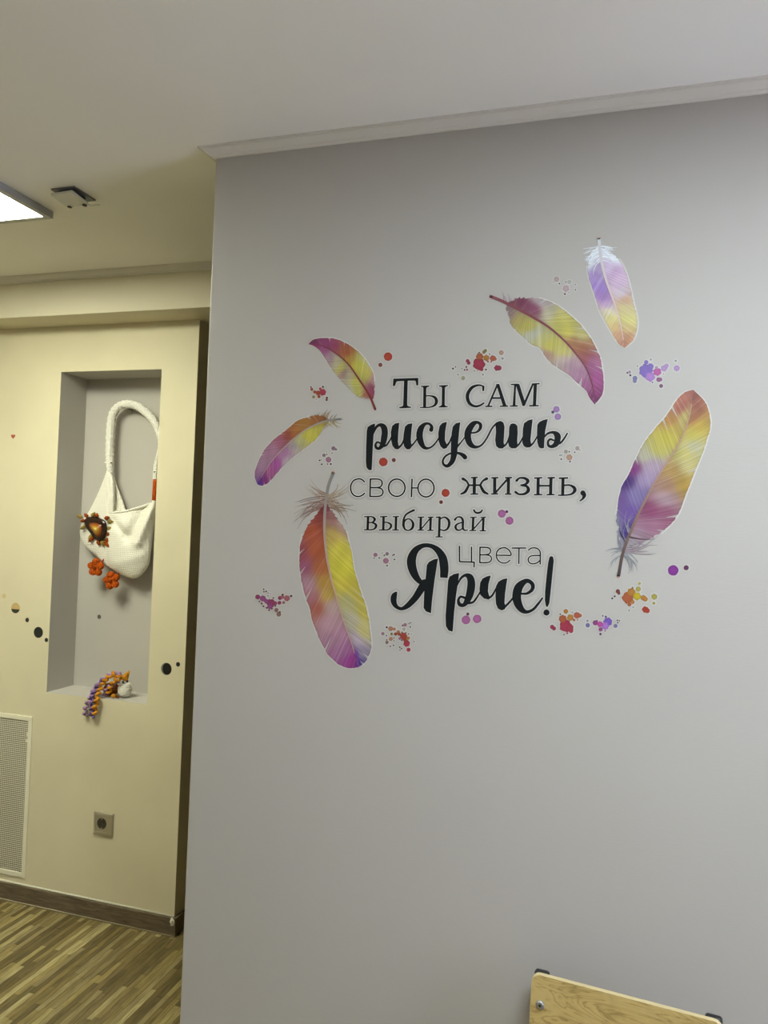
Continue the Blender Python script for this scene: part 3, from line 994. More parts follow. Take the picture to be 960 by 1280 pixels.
WORDS.append(('small black serif seven-letter word sticker on the fourth line', [
    (T7, [stem(85, 87, 82, 182, 17), serif(57, 90, 104, 88, 8), serif(55, 181, 112, 182, 8), ('r', [(85, 89, 8), (115, 91, 10), (132, 108, 17), (117, 128, 10), (85, 131, 8)]), ('r', [(110, 130, 8), (137, 142, 15), (141, 160, 17), (124, 178, 10), (85, 182, 8)])]),
    (T7, [stem(195, 87, 192, 183, 17), serif(168, 90, 222, 88, 8), ('r', [(198, 129, 8), (225, 131, 10), (247, 148, 16), (241, 170, 14), (220, 182, 9), (165, 183, 8)]), stem(283, 87, 280, 184, 17), serif(258, 90, 304, 88, 8), serif(256, 183, 303, 183, 8)]),
    (T7, [('r', [(335, 152, 18), (346, 178, 12), (371, 186, 9), (397, 170, 16), (403, 138, 17), (388, 112, 11), (365, 105, 9), (341, 122, 14), (335, 152, 18)]), ('r', [(334, 152, 16), (336, 112, 14), (350, 78, 12), (378, 58, 14), (408, 44, 15)])]),
    (T7, [stem(458, 92, 455, 184, 17), stem(528, 92, 524, 186, 17), ('l', [(461, 176), (524, 100)], 9, 1), serif(433, 94, 482, 92, 8), serif(433, 184, 480, 184, 8), serif(506, 94, 548, 92, 8), serif(502, 186, 548, 186, 8)]),
    (T7, [stem(590, 90, 586, 232, 17), serif(563, 95, 594, 91, 9), serif(560, 232, 613, 232, 8), ('r', [(595, 105, 8), (625, 93, 11), (652, 112, 17), (658, 142, 18), (645, 175, 14), (620, 187, 10), (590, 178, 8)])]),
    (T7, [('r', [(698, 111, 15), (715, 93, 10), (740, 94, 13), (754, 116, 17), (754, 165, 16), (765, 185, 10), (786, 184, 8)]), ('r', [(752, 129, 8), (716, 141, 12), (702, 162, 17), (714, 183, 12), (738, 182, 9), (755, 165, 8)])]),
    (T7, [stem(828, 93, 824, 186, 17), stem(900, 93, 896, 188, 17), ('l', [(831, 176), (896, 100)], 9, 1), serif(804, 95, 852, 93, 8), serif(800, 187, 849, 187, 8), serif(878, 95, 919, 93, 8), serif(872, 189, 919, 189, 8), ('r', [(832, 42, 12), (842, 58, 13), (862, 63, 14), (882, 56, 13), (890, 42, 10)])]),
]))
WORDS.append(('thin black sans-serif word sticker above the big exclamation line', [
    (T8, [('l', [(75, 62), (75, 216), (222, 222), (220, 270)], 13), stem(195, 66, 195, 218, 13)]),
    (T8, [stem(280, 66, 278, 232, 13), ('r', [(280, 72, 12), (345, 74, 12), (378, 86, 12), (386, 110, 12), (373, 136, 12), (340, 147, 12), (280, 148, 12)]), ('r', [(340, 148, 12), (380, 158, 12), (395, 188, 12), (380, 216, 12), (345, 226, 12), (278, 226, 12)])]),
    (T8, [('r', [(445, 152, 11), (520, 152, 11), (588, 152, 11), (578, 112, 12), (547, 83, 12), (515, 76, 12), (475, 89, 12), (449, 120, 12), (444, 160, 12), (456, 196, 12), (485, 222, 12), (520, 231, 12), (555, 222, 12), (579, 202, 12)])]),
    (T8, [stem(597, 80, 742, 80, 13), stem(670, 80, 668, 240, 13)]),
    (T8, [('r', [(765, 102, 12), (790, 83, 12), (825, 78, 12), (860, 89, 12), (881, 120, 13), (883, 180, 13), (882, 240, 13)]), ('r', [(882, 155, 12), (805, 157, 12), (771, 173, 12), (762, 200, 12), (776, 228, 12), (810, 238, 12), (850, 228, 12), (881, 203, 12)])]),
]))
WORDS.append(('biggest black brush-script word sticker, bottom line, ending in exclamation mark', [
    (T9, [('r', [(598, 418, 76), (603, 370, 82), (600, 290, 88), (585, 215, 82), (545, 150, 66), (490, 108, 48), (430, 93, 42), (370, 104, 50), (310, 150, 70), (276, 230, 90), (280, 310, 88), (310, 390, 74), (352, 448, 54), (405, 482, 40)], 1),
          ('p', [(540, 225), (500, 232), (450, 258), (428, 290), (418, 400), (402, 560), (395, 720), (420, 755), (470, 773), (480, 650), (505, 450), (525, 320)]),
          ('r', [(122, 566, 22), (100, 602, 58), (97, 655, 58), (122, 704, 40), (175, 727, 34), (238, 695, 54), (312, 618, 66), (368, 532, 76), (405, 470, 76)])]),
    (T9, [('p', [(752, 370), (700, 380), (655, 405), (640, 450), (630, 600), (615, 800), (618, 900), (645, 945), (686, 958), (692, 900), (702, 760), (720, 600), (738, 480)]),
          ('r', [(732, 492, 12), (768, 424, 24), (815, 392, 32), (858, 412, 66), (873, 470, 78), (865, 550, 80), (840, 630, 66), (800, 688, 40), (756, 684, 38), (744, 640, 27), (766, 607, 23), (804, 618, 24)]),
          ('r', [(845, 672, 24), (892, 660, 22), (930, 612, 19), (968, 550, 16)])]),
    (T10, [('p', [(189, 314), (150, 322), (105, 345), (82, 385), (74, 450), (84, 510), (120, 545), (160, 553), (186, 540), (170, 512), (160, 470), (166, 400)]),
           ('r', [(165, 544, 20), (205, 510, 20), (242, 440, 15)]),
           ('p', [(354, 342), (310, 350), (265, 375), (240, 420), (234, 520), (240, 600), (260, 645), (295, 664), (330, 652), (336, 620), (326, 590), (331, 500), (342, 420)]),
           ('r', [(312, 645, 24), (365, 592, 22), (412, 538, 18)])]),
    (T10, [('r', [(500, 497, 20), (550, 494, 26), (598, 460, 36), (608, 412, 40), (575, 374, 40), (530, 374, 50), (468, 432, 84), (447, 520, 88), (462, 600, 80), (502, 660, 56), (550, 679, 34), (610, 655, 28), (660, 600, 24), (704, 541, 17)])]),
    (T10, [('p', [(792, 119), (775, 130), (762, 180), (745, 320), (730, 480), (729, 570), (740, 626), (755, 631), (775, 590), (790, 450), (805, 300), (818, 170), (811, 128)]), ('d', 745, 685, 31)]),
]))
for label, letters in WORDS:
    ink0 = zoom_pt(letters[0][0], 200, 300)
    r = empty('word_sticker', (ink0[0], D1, ink0[1]))
    tag(r, label, 'sticker', 'lettering stickers on the grey wall')
    prims = []
    for Z, items in letters:
        (v, f), pr = letter_parts(Z, items)
        attach(mesh_obj('letter', v, f, M['vinyl']), r)
        prims += pr
    fld = Field(prims, 4.5, 0.5)
    attach(mesh_obj('clear_film', *fld.outline(3.6, FY), M['film']), r)['label'] = 'clear film edge round the letters'
    attach(mesh_obj('keyline', *fld.outline(0.95, KY), M['keyline']), r)

# ------------------------------------------------------------------ feather stickers
def arc_resample(pts, n):
    acc = [0.0]
    for a, b_ in zip(pts[:-1], pts[1:]):
        acc.append(acc[-1] + math.hypot(b_[0] - a[0], b_[1] - a[1]))
    out, j = [], 0
    for i in range(n):
        t = acc[-1] * i / (n - 1)
        while j < len(acc) - 2 and acc[j + 1] < t:
            j += 1
        k = (t - acc[j]) / max(1e-9, acc[j + 1] - acc[j])
        out.append((pts[j][0] + (pts[j + 1][0] - pts[j][0]) * k, pts[j][1] + (pts[j + 1][1] - pts[j][1]) * k))
    return out

INK = 0.56
def feather(label, Z, spine, vane0, sides, shaft_cols, shaft_w, fringe, seed, gain=1.45, jag=0.05):
    """spine: quill -> tip; vane0: fraction of the spine where the vanes begin
    sides: two (edge points, colour keys (u, v, hex), notches (u, width, depth))"""
    NU, NV = 480, 16
    gain *= INK
    base = zoom_pt(Z, *spine[0])
    root = empty('feather_sticker', (base[0], D1, base[1]))
    tag(root, label, 'sticker', 'feather stickers on the grey wall')
    sp = arc_resample(catmull(spine, 12), 400)
    def S(t):
        x = t * 399
        i = min(int(x), 398)
        k = x - i
        return (sp[i][0] + (sp[i + 1][0] - sp[i][0]) * k, sp[i][1] + (sp[i + 1][1] - sp[i][1]) * k)
    film_loop = []
    for si, (edge, keys, notches) in enumerate(sides):
        start = S(vane0)
        ed = arc_resample(catmull([start] + edge, 10), NU)
        cols = [(u, v, hexc(h, gain)) for u, v, h in keys]
        V, C, F_ = [], [], []
        for i in range(NU):
            u = i / (NU - 1)
            us = max(0.0, u - 0.75 * u * (1 - u) * min(1.0, u / 0.35))
            s = S(vane0 + (1 - vane0) * us)
            e = ed[i]
            down = max(0.0, 1 - u / 0.26)
            reach = 1 - (jag + 0.55 * down) * (0.5 * noise1(u * 110, seed + si) + 0.5 * noise1(u * 37, seed + si + 5))
            for (nu, nw, nd) in notches:
                reach *= 1 - nd * max(0, 1 - abs(u - nu) / (0.55 * nw))
            for j in range(NV + 1):
                v = j / NV * reach
                bow = 0.0
                x = s[0] + (e[0] - s[0]) * v
                y = s[1] + (e[1] - s[1]) * v
                p = zoom_pt(Z, x, y)
                V.append((p[0], D1 - 0.0006, p[1]))
                wsum, acc = 0, [0, 0, 0]
                ue = us * (1 - v) + u * v
                for (ku, kv, kc) in cols:
                    d2 = (1.9 * (ue - ku)) ** 2 + (0.33 * (v - kv)) ** 2 + 4.0e-3
                    w_ = 1 / d2 ** 2.0
                    wsum += w_
                    for q in range(3):
                        acc[q] += w_ * kc[q]
                c = [a / wsum for a in acc]
                streak = noise1(u * 170, seed + 11 + si) - 0.5
                fine = noise1(u * 400, seed + 17 + si) - 0.5
                wash = noise1(ue * 11 + v * 2.4, seed + 23 + si) - 0.5
                k = 1 + 0.22 * streak + 0.24 * fine + 0.24 * wash
                g_ = 0.3 * c[0] + 0.55 * c[1] + 0.15 * c[2]
                c = [0.90 * q + 0.10 * g_ for q in c]
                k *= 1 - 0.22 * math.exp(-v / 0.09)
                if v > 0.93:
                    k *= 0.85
                if streak > 0.42:
                    c = [q * 0.82 + 0.55 * 0.18 for q in c]
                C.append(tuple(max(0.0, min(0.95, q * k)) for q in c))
        for i in range(NU - 1):
            for j in range(NV):
                a = i * (NV + 1) + j
                F_.append((a, a + 1, a + NV + 2, a + NV + 1))
        # thin rim so the sticker has a real edge
        n0 = len(V)
        for i in range(NU):
            q = V[i * (NV + 1) + NV]
            V.append((q[0], D1 - 0.0002, q[2]))
            C.append(C[i * (NV + 1) + NV])
        for i in range(NU - 1):
            F_.append((i * (NV + 1) + NV, n0 + i, n0 + i + 1, (i + 1) * (NV + 1) + NV))
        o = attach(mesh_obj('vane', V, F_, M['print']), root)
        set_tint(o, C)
        film_loop.append(ed)
    # shaft
    n = 60
    pts, C = [], []
    top = 0.93
    for i in range(n):
        t = top * i / (n - 1)
        p = zoom_pt(Z, *S(t))
        pts.append((p[0], p[1], PXW / Z[2] * (shaft_w * (1 - 0.85 * t))))
    v, f = ribbon_data(pts, D1 - 0.0009, D1 - 0.0003)
    o = attach(mesh_obj('shaft', v, f, M['print']), root)
    c0, c1 = hexc(shaft_cols[0], gain), hexc(shaft_cols[1], gain)
    cc = []
    for k in range(len(v)):
        i = min(k // 4, n - 1)
        t = i / (n - 1)
        cc.append(tuple(a + (b_ - a) * min(1, t * 1.6) for a, b_ in zip(c0, c1)))
    set_tint(o, cc)
    # downy barbs at the quill
    if fringe:
        parts, cc = [], []
        rg = random.Random(seed)
        for (cnt, u0, u1, ln, sweep, side, hx) in fringe:
            for q in range(cnt):
                t = u0 + (u1 - u0) * rg.random()
                a, b_ = S(t), S(min(1, t + 0.01))
                tx, ty = b_[0] - a[0], b_[1] - a[1]
                L = math.hypot(tx, ty)
                tx, ty = tx / L, ty / L
                nx_, ny_ = (-ty * side, tx * side)
                length = ln * (0.55 + 0.6 * rg.random())
                sw = sweep + 0.7 * (rg.random() - 0.5)
                pt = []
                for k in range(9):
                    w_ = k / 8
                    ang = sw * (0.4 + 0.9 * w_)
                    dx = nx_ * math.cos(ang) + tx * math.sin(ang)
                    dy = ny_ * math.cos(ang) + ty * math.sin(ang)
                    pz_ = zoom_pt(Z, a[0] + dx * length * w_, a[1] + dy * length * w_)
                    pt.append((pz_[0], pz_[1], PXW * (1.25 * (1 - w_) + 0.3)))
                v, f = ribbon_data(pt, D1 - 0.0005 - 0.000004 * q, D1 - 0.0003, (False, False))
                col = hexc(hx, gain * (0.75 + 0.5 * rg.random()))
                parts.append((v, f))
                cc += [col] * len(v)
        v, f = merge(parts)
        o = attach(mesh_obj('downy_barbs', v, f, M['print']), root)
        set_tint(o, cc)
        o['kind'] = 'stuff'
    # clear film under everything
    loop = film_loop[0] + film_loop[1][::-1]
    pts = [zoom_pt(Z, *q) for q in loop]
    w2 = 2 * 0.75 * PXW
    parts = [ribbon_data([(a, c, w2) for a, c in arc_pts], D1 - 0.0003, D1) for arc_pts in ([zoom_pt(Z, *q) for q in film_loop[0][96:]], [zoom_pt(Z, *q) for q in film_loop[1][96:]])]
    q = [zoom_pt(Z, *S(t)) for t in (0, vane0 * 0.5, vane0 + 0.04)]
    parts.append(ribbon_data([(a, c, w2 * 1.6) for a, c in q], D1 - 0.0002, D1))
    v, f = merge(parts)
    attach(mesh_obj('keyline', v, f, M['keyline']), root)
    return root

Z1, Z2, Z3, Z4 = (300, 400, 4.3636), (340, 580, 4.744), (560, 280, 3.692), (740, 470, 4.741)
feather('small magenta and yellow feather sticker with red quill, upper left of lettering', Z1,
        [(738, 487), (716, 432), (690, 385), (640, 310), (590, 240), (520, 180), (440, 138), (374, 132)], 0.10,
        [([(738, 430), (742, 370), (727, 290), (690, 220), (640, 165), (580, 125), (520, 100), (450, 97), (400, 107), (374, 132)],
          [(0.03, .5, '#9a4a55'), (0.12, .6, '#a04468'), (0.2, .9, '#c08a90'), (0.28, .5, '#c6bc4a'), (0.40, .5, '#c8c038'), (0.42, .95, '#c8c47a'), (0.5, .3, '#b8902c'), (0.57, .5, '#b05a2e'), (0.63, .6, '#b0603c'), (0.70, .5, '#a84a72'), (0.82, .5, '#a2467c'), (0.95, .5, '#80305c')],
          [(0.36, .012, .3), (0.66, .01, .25), (0.8, .01, .3)]),
         ([(700, 440), (650, 428), (600, 385), (550, 330), (500, 270), (460, 205), (430, 162), (400, 142), (374, 132)],
          [(0.05, .7, '#b09a94'), (0.10, .4, '#a8604c'), (0.18, .6, '#c4bc5c'), (0.28, .4, '#ccc44c'), (0.30, .9, '#c6c0a0'), (0.40, .5, '#c2b490'), (0.46, .6, '#b08488'), (0.52, .5, '#c8c050'), (0.60, .5, '#c0b490'), (0.70, .6, '#b494a0'), (0.8, .5, '#a8588a'), (0.92, .5, '#98386c')],
          [(0.45, .012, .3), (0.62, .01, .25)])],
        ('#8a3a34', '#8a3040'), 13, [(8, .12, .22, 60, .9, -1, '#b0a09a')], 1)
feather('small curved feather sticker with violet tip and orange base, left of lettering', Z1,
        [(553, 540), (500, 545), (440, 560), (370, 592), (300, 642), (240, 697), (180, 762), (130, 835), (96, 897)], 0.10,
        [([(470, 522), (420, 508), (370, 527), (310, 550), (250, 600), (190, 645), (130, 710), (92, 790), (79, 850), (96, 897)],
          [(0.05, .5, '#8a5a34'), (0.14, .5, '#a0622e'), (0.25, .5, '#b07a2c'), (0.35, .5, '#b4702a'), (0.45, .5, '#a85038'), (0.52, .5, '#a8607c'), (0.65, .5, '#ac7892'), (0.8, .5, '#a87e98'), (0.92, .6, '#9a6a90'), (0.97, .5, '#6a3a8a')],
          [(0.22, .012, .35), (0.5, .01, .3), (0.74, .01, .2)]),
         ([(460, 600), (420, 650), (370, 690), (310, 735), (250, 785), (200, 840), (155, 890), (120, 905), (96, 897)],
          [(0.05, .5, '#a8904c'), (0.15, .5, '#bcae3a'), (0.28, .5, '#c8bc2e'), (0.38, .5, '#beb878'), (0.46, .5, '#b0a0a0'), (0.56, .4, '#b078a0'), (0.60, .9, '#b4a0a8'), (0.70, .5, '#a84896'), (0.82, .5, '#b05a90'), (0.90, .5, '#8a2a80'), (0.97, .4, '#3a2a92')],
          [(0.14, .012, .3), (0.3, .012, .3), (0.86, .01, .4), (0.93, .01, .4)])],
        ('#8c8c88', '#c0a8a0'), 12, [(16, .06, .24, 60, -.5, 1, '#9a7c5c'), (10, .06, .2, 60, -.5, -1, '#a89468')], 2, 1.55)
feather('large feather sticker with orange left vane and yellow right vane, left of lettering', Z2,
        [(365, 50), (335, 130), (321, 220), (312, 320), (313, 430), (326, 550), (352, 680), (387, 800), (432, 950), (472, 1060), (510, 1200)], 0.155,
        [([(245, 300), (190, 380), (165, 480), (160, 580), (170, 680), (195, 790), (222, 860), (240, 940), (270, 1020), (310, 1100), (345, 1150), (400, 1195), (460, 1213), (510, 1205)],
          [(0.03, .4, '#7a343c'), (0.10, .5, '#94403a'), (0.18, .5, '#ac4e2c'), (0.28, .35, '#b0552c'), (0.30, .9, '#9c4650'), (0.36, .85, '#a8587c'), (0.38, .3, '#b4622c'), (0.45, .8, '#b08494'), (0.46, .3, '#c29430'), (0.52, .8, '#ac6a78'), (0.54, .25, '#c4a030'), (0.58, .7, '#a8543c'), (0.60, .25, '#b89a98'), (0.68, .5, '#b88c98'), (0.78, .5, '#b48098'), (0.86, .5, '#b070a0'), (0.93, .5, '#a43490'), (0.99, .5, '#7a2a80')],
          [(0.30, .012, .22), (0.40, .012, .22), (0.53, .014, .30), (0.80, .010, .45)]),
         ([(395, 310), (440, 390), (456, 450), (476, 530), (490, 620), (512, 700), (542, 790), (567, 870), (582, 960), (592, 1040), (590, 1100), (570, 1150), (545, 1185), (510, 1205)],
          [(0.03, .4, '#7c3a4c'), (0.10, .5, '#a06a68'), (0.16, .8, '#b08a80'), (0.22, .4, '#c8a84a'), (0.28, .5, '#d2c428'), (0.40, .5, '#d8cc1c'), (0.50, .4, '#d0bc20'), (0.56, .8, '#c8b430'), (0.60, .4, '#c0b878'), (0.66, .85, '#c4b440'), (0.70, .4, '#bcb498'), (0.77, .7, '#c0b468'), (0.82, .4, '#b4a0b0'), (0.90, .6, '#94889c'), (0.93, .25, '#7a3a9a'), (0.97, .6, '#4a2a88')],
          [(0.26, .01, .18), (0.58, .012, .40), (0.84, .012, .35), (0.92, .012, .45), (0.965, .01, .5)])],
        ('#8c8c8a', '#c8a48c'), 22, [(20, .12, .19, 185, .30, 1, '#94786e'), (10, .11, .15, 130, -.35, 1, '#a89080'), (18, .12, .19, 165, .25, -1, '#9c8674'), (10, .11, .15, 130, -.5, -1, '#a8947c')], 3, 1.6, 0.045)
feather('long yellow and magenta feather sticker pointing down right, above the lettering', Z3,
        [(198, 335), (250, 356), (310, 386), (390, 430), (470, 480), (545, 547), (600, 612), (640, 672), (666, 745), (677, 832)], 0.11,
        [([(330, 330), (400, 336), (470, 356), (530, 390), (590, 440), (640, 495), (680, 560), (705, 620), (718, 690), (718, 770), (700, 808), (677, 832)],
          [(0.04, .5, '#8a4a58'), (0.12, .5, '#8c3a5c'), (0.20, .4, '#a04a70'), (0.22, .8, '#c0b0b0'), (0.28, .5, '#ccc4a0'), (0.36, .5, '#d6cc58'), (0.45, .5, '#d8cc40'), (0.52, .8, '#d4c870'), (0.54, .3, '#b87848'), (0.60, .5, '#b86c40'), (0.66, .4, '#a85050'), (0.72, .5, '#ac5a8c'), (0.82, .5, '#a8488a'), (0.92, .5, '#983878'), (0.98, .5, '#702858')],
          [(0.24, .012, .3), (0.52, .010, .35), (0.68, .01, .35), (0.78, .01, .35)]),
         ([(262, 400), (275, 445), (300, 480), (340, 520), (385, 560), (420, 575), (460, 630), (510, 670), (560, 702), (600, 740), (635, 770), (652, 802), (677, 832)],
          [(0.04, .5, '#a08088'), (0.10, .6, '#a88a88'), (0.16, .5, '#ccb860'), (0.24, .5, '#d4c64c'), (0.32, .6, '#c8c8b0'), (0.38, .5, '#d0c870'), (0.46, .5, '#d6cc48'), (0.50, .9, '#b88c80'), (0.55, .4, '#d4c860'), (0.60, .6, '#c8b0a8'), (0.66, .5, '#bc94a4'), (0.75, .5, '#b884a0'), (0.84, .5, '#a85c8c'), (0.95, .5, '#8a3068')],
          [(0.33, .02, .45), (0.48, .012, .2), (0.62, .012, .3), (0.83, .02, .45)])],
        ('#9a5a60', '#8a3448'), 14, [(12, .14, .26, 70, .5, 1, '#9a7480'), (8, .08, .2, 50, -.3, -1, '#b090a0')], 4, 1.3)
feather('small pale violet and orange feather sticker with white down and painted lamp sheen, highest on the wall', Z3,
        [(697, 65), (700, 112), (710, 180), (730, 260), (755, 330), (780, 402), (800, 480), (815, 572)], 0.085,
        [([(675, 122), (650, 160), (641, 220), (660, 290), (680, 350), (697, 402), (722, 450), (752, 502), (782, 550), (815, 572)],
          [(0.05, .5, '#eef2f8'), (0.16, .8, '#eef2f8'), (0.20, .3, '#b8a0cc'), (0.28, .5, '#a884c8'), (0.40, .5, '#9a70c4'), (0.48, .5, '#9c6cb4'), (0.56, .5, '#b890b8'), (0.62, .5, '#d4c8a0'), (0.70, .5, '#d6c86a'), (0.78, .5, '#cca860'), (0.86, .5, '#c08858'), (0.96, .5, '#b07048')],  # whites near the quill also paint the lamp's reflection into the print
          [(0.1, .02, .3), (0.2, .015, .3), (0.7, .01, .25)]),
         ([(740, 112), (775, 142), (806, 182), (830, 240), (846, 300), (861, 370), (876, 430), (875, 490), (855, 540), (815, 572)],
          [(0.05, .5, '#eef2f8'), (0.16, .8, '#eef2f8'), (0.20, .3, '#ccb4d4'), (0.28, .5, '#c49cc4'), (0.38, .5, '#cca8c8'), (0.47, .5, '#ccb8c4'), (0.54, .6, '#cc9c6c'), (0.62, .5, '#d4c070'), (0.72, .5, '#d8cc5c'), (0.80, .5, '#d0b058'), (0.88, .5, '#b87840'), (0.97, .5, '#a86840')],
          [(0.12, .015, .3), (0.3, .015, .2)])],
        ('#d8dce0', '#d8b8b0'), 14, [(40, .07, .20, 72, .35, 1, '#e8eef6'), (40, .07, .20, 72, .35, -1, '#e8eef6')], 5, 1.6, 0.09)
feather('largest feather sticker with rust tip, yellow middle and violet base, right of lettering', Z4,
        [(157, 1187), (180, 1062), (210, 970), (260, 850), (320, 730), (390, 600), (460, 490), (530, 370), (580, 230), (600, 82)], 0.14,
        [([(138, 960), (135, 860), (150, 760), (172, 660), (215, 580), (260, 482), (302, 400), (370, 310), (440, 230), (492, 150), (545, 97), (600, 82)],
          [(0.03, .5, '#a8a0a8'), (0.10, .3, '#4a3088'), (0.12, .9, '#9a98a8'), (0.20, .4, '#7a58a8'), (0.28, .8, '#7a5a9c'), (0.32, .4, '#8c7cb0'), (0.38, .85, '#4a2a78'), (0.42, .4, '#b49cc0'), (0.46, .85, '#942a88'), (0.50, .4, '#c4a8c0'), (0.54, .7, '#ccc8a8'), (0.60, .5, '#d8cc50'), (0.68, .5, '#dccc30'), (0.74, .5, '#d2b83c'), (0.78, .7, '#c8883c'), (0.82, .3, '#ccb858'), (0.86, .6, '#b85c48'), (0.93, .5, '#b86850'), (0.98, .5, '#9c4c3c')],
          [(0.14, .015, .25), (0.52, .01, .2), (0.77, .010, .40), (0.85, .012, .45)]),
         ([(300, 1000), (390, 950), (460, 890), (520, 810), (562, 700), (602, 600), (642, 500), (672, 420), (706, 290), (692, 200), (662, 140), (600, 82)],
          [(0.05, .5, '#b0a8ac'), (0.12, .5, '#b08c9c'), (0.20, .5, '#b47894'), (0.26, .3, '#a04c78'), (0.30, .7, '#a05878'), (0.36, .5, '#c0a0a8'), (0.42, .4, '#b88a6c'), (0.47, .8, '#c8a038'), (0.52, .4, '#c49848'), (0.56, .6, '#d4c880'), (0.62, .5, '#d2c45c'), (0.67, .6, '#ccc8a0'), (0.73, .5, '#d8c83c'), (0.78, .6, '#d8b42c'), (0.84, .4, '#b46c3c'), (0.90, .5, '#a8583c'), (0.97, .5, '#984434')],
          [(0.22, .012, .25), (0.32, .012, .3), (0.57, .012, .22)])],
        ('#50484c', '#c89c88'), 18, [(30, .12, .24, 140, .95, -1, '#9a98a2'), (26, .12, .21, 190, .45, 1, '#a8989e'), (12, .10, .14, 120, -.5, 1, '#a4a4a8'), (10, .10, .14, 110, -.5, -1, '#a4a4a8')], 6, 1.3, 0.04)

# ------------------------------------------------------------------ paint splatter stickers
SC = dict(crim='#a83a50', crim2='#9a3a52', rust='#b0603e', rust2='#b8624a', ochre='#b8803c', olive='#8a7a48', tan='#c09880', grey='#8c9090', dk='#3a3438', olvp='#a8a07c',
          pbr='#c0a8a0', ppk='#c8acb0', pgy='#b8b8b0', vio='#7c5cb8', orch='#b078c8', mag='#bc4c9c', orc2='#b088c0', gvio='#7a74a0', plum='#8e4a7c', dplum='#6a3a5c', pkg='#a888a0',
          red='#b04434', bred='#7c4440', yel='#c8b02c', olye='#b0a450', purp='#8a3a94', wine='#8c3a60', drose='#a05c66', brose='#84605c', brust='#9a4a32', mauv='#a07084', mgry='#88707c',
          brick='#a8483a', trust='#b07a60', pink='#ac6496', dvio='#5a4a70', taupe='#a89a90', dred='#5c2c34')
def splat(label, Z, dots, seed, gain=1.45):
    gain *= INK
    rg = random.Random(seed)
    c0 = zoom_pt(Z, dots[0][0], dots[0][1])
    root = empty('paint_splatter_sticker', (c0[0], D1, c0[1]))
    tag(root, label, 'sticker', 'paint splatter stickers on the grey wall')
    small_v, small_c = [], []
    films = []
    for k, (x, y, rad, cn) in enumerate(dots):
        n = 26 if rad / Z[2] > 2 else 12
        ph = rg.random() * 6.28
        lob = rg.choice((5, 6, 7))
        amp = 0.02 if len(dots) <= 3 else (0.085 if rad / Z[2] > 3.2 else 0.03)
        pts = []
        for q in range(n):
            a = 2 * math.pi * q / n
            rr = rad * (1 + amp * math.sin(lob * a + ph) + 0.5 * amp * math.sin((lob + 4) * a + 2 * ph))
            pts.append(zoom_pt(Z, x + rr * math.cos(a), y + rr * math.sin(a)))
        yf = D1 - 0.0005 - 0.000015 * k
        c = zoom_pt(Z, x, y)
        V = [Vector((c[0], yf, c[1]))] + [Vector((c[0] + (a - c[0]) * .72, yf, c[1] + (b_ - c[1]) * .72)) for a, b_ in pts] + [Vector((a, yf, b_)) for a, b_ in pts] + [Vector((a, D1, b_)) for a, b_ in pts]
        F_ = [(0, 1 + q, 1 + (q + 1) % n) for q in range(n)] + [(1 + q, 1 + n + q, 1 + n + (q + 1) % n, 1 + (q + 1) % n) for q in range(n)] + [(1 + n + q, 1 + 2 * n + q, 1 + 2 * n + (q + 1) % n, 1 + n + (q + 1) % n) for q in range(n)]
        ctr = hexc(SC[cn], gain * 1.12)
        col = hexc(SC[cn], gain)
        edg = hexc(SC[cn], gain * (0.8 if rad / Z[2] > 2 else 1))
        C = [ctr] + [col] * n + [edg] * (2 * n)
        cx, cy, cr = Z[0] + x / Z[2], Z[1] + y / Z[2], rad / Z[2]
        films.append(stroke_prim([(cx, cy, 2 * cr), (cx + 0.01, cy, 2 * cr)]))
        if rad / Z[2] > 2.0:
            o = attach(mesh_obj('paint_drop', V, F_, M['print']), root)
            set_tint(o, C)
        else:
            small_v.append((V, F_))
            small_c += C
    if small_v:
        v, f = merge(small_v)
        o = attach(mesh_obj('speckles', v, f, M['print']), root)
        set_tint(o, small_c)
        o['kind'] = 'stuff'
    attach(mesh_obj('clear_film', *Field(films, 2.5, 0.6).outline(1.5, FY), M['keyline_soft']), root)

splat('crimson and rust splatter sticker above the three-letter serif word', (560, 430, 12.0), [(465, 300, 90, 'crim'), (475, 192, 54, 'rust'), (575, 208, 44, 'ochre'), (672, 215, 44, 'rust2'), (705, 225, 26, 'rust2'), (562, 100, 24, 'olive'), (540, 122, 26, 'olive'), (800, 130, 36, 'tan'), (735, 360, 42, 'crim2'), (765, 360, 38, 'crim2'), (295, 255, 28, 'crim2'), (312, 285, 26, 'crim2'), (505, 382, 26, 'crim'), (75, 370, 15, 'dk'), (115, 345, 10, 'dk'), (210, 370, 8, 'dk'), (275, 345, 14, 'dred'), (250, 390, 13, 'dred'), (287, 387, 15, 'crim2'), (150, 460, 13, 'grey'), (230, 508, 28, 'olvp'), (395, 405, 9, 'dk'), (440, 400, 8, 'crim2'), (525, 460, 14, 'grey'), (570, 385, 13, 'dk'), (820, 218, 16, 'grey'), (470, 128, 11, 'dk'), (625, 152, 10, 'dk'), (600, 262, 15, 'rust'), (650, 270, 11, 'rust')], 1, 1.3)
splat('faint pale pink splatter sticker between the two highest feathers', (680, 335, 19.2), [(525, 495, 75, 'ppk'), (300, 268, 62, 'pbr'), (610, 335, 45, 'pgy'), (370, 378, 18, 'dk'), (525, 340, 15, 'dk'), (755, 525, 16, 'dk'), (500, 625, 22, 'dk'), (225, 335, 14, 'grey'), (755, 400, 18, 'grey'), (600, 590, 14, 'grey')], 2, 1.3)
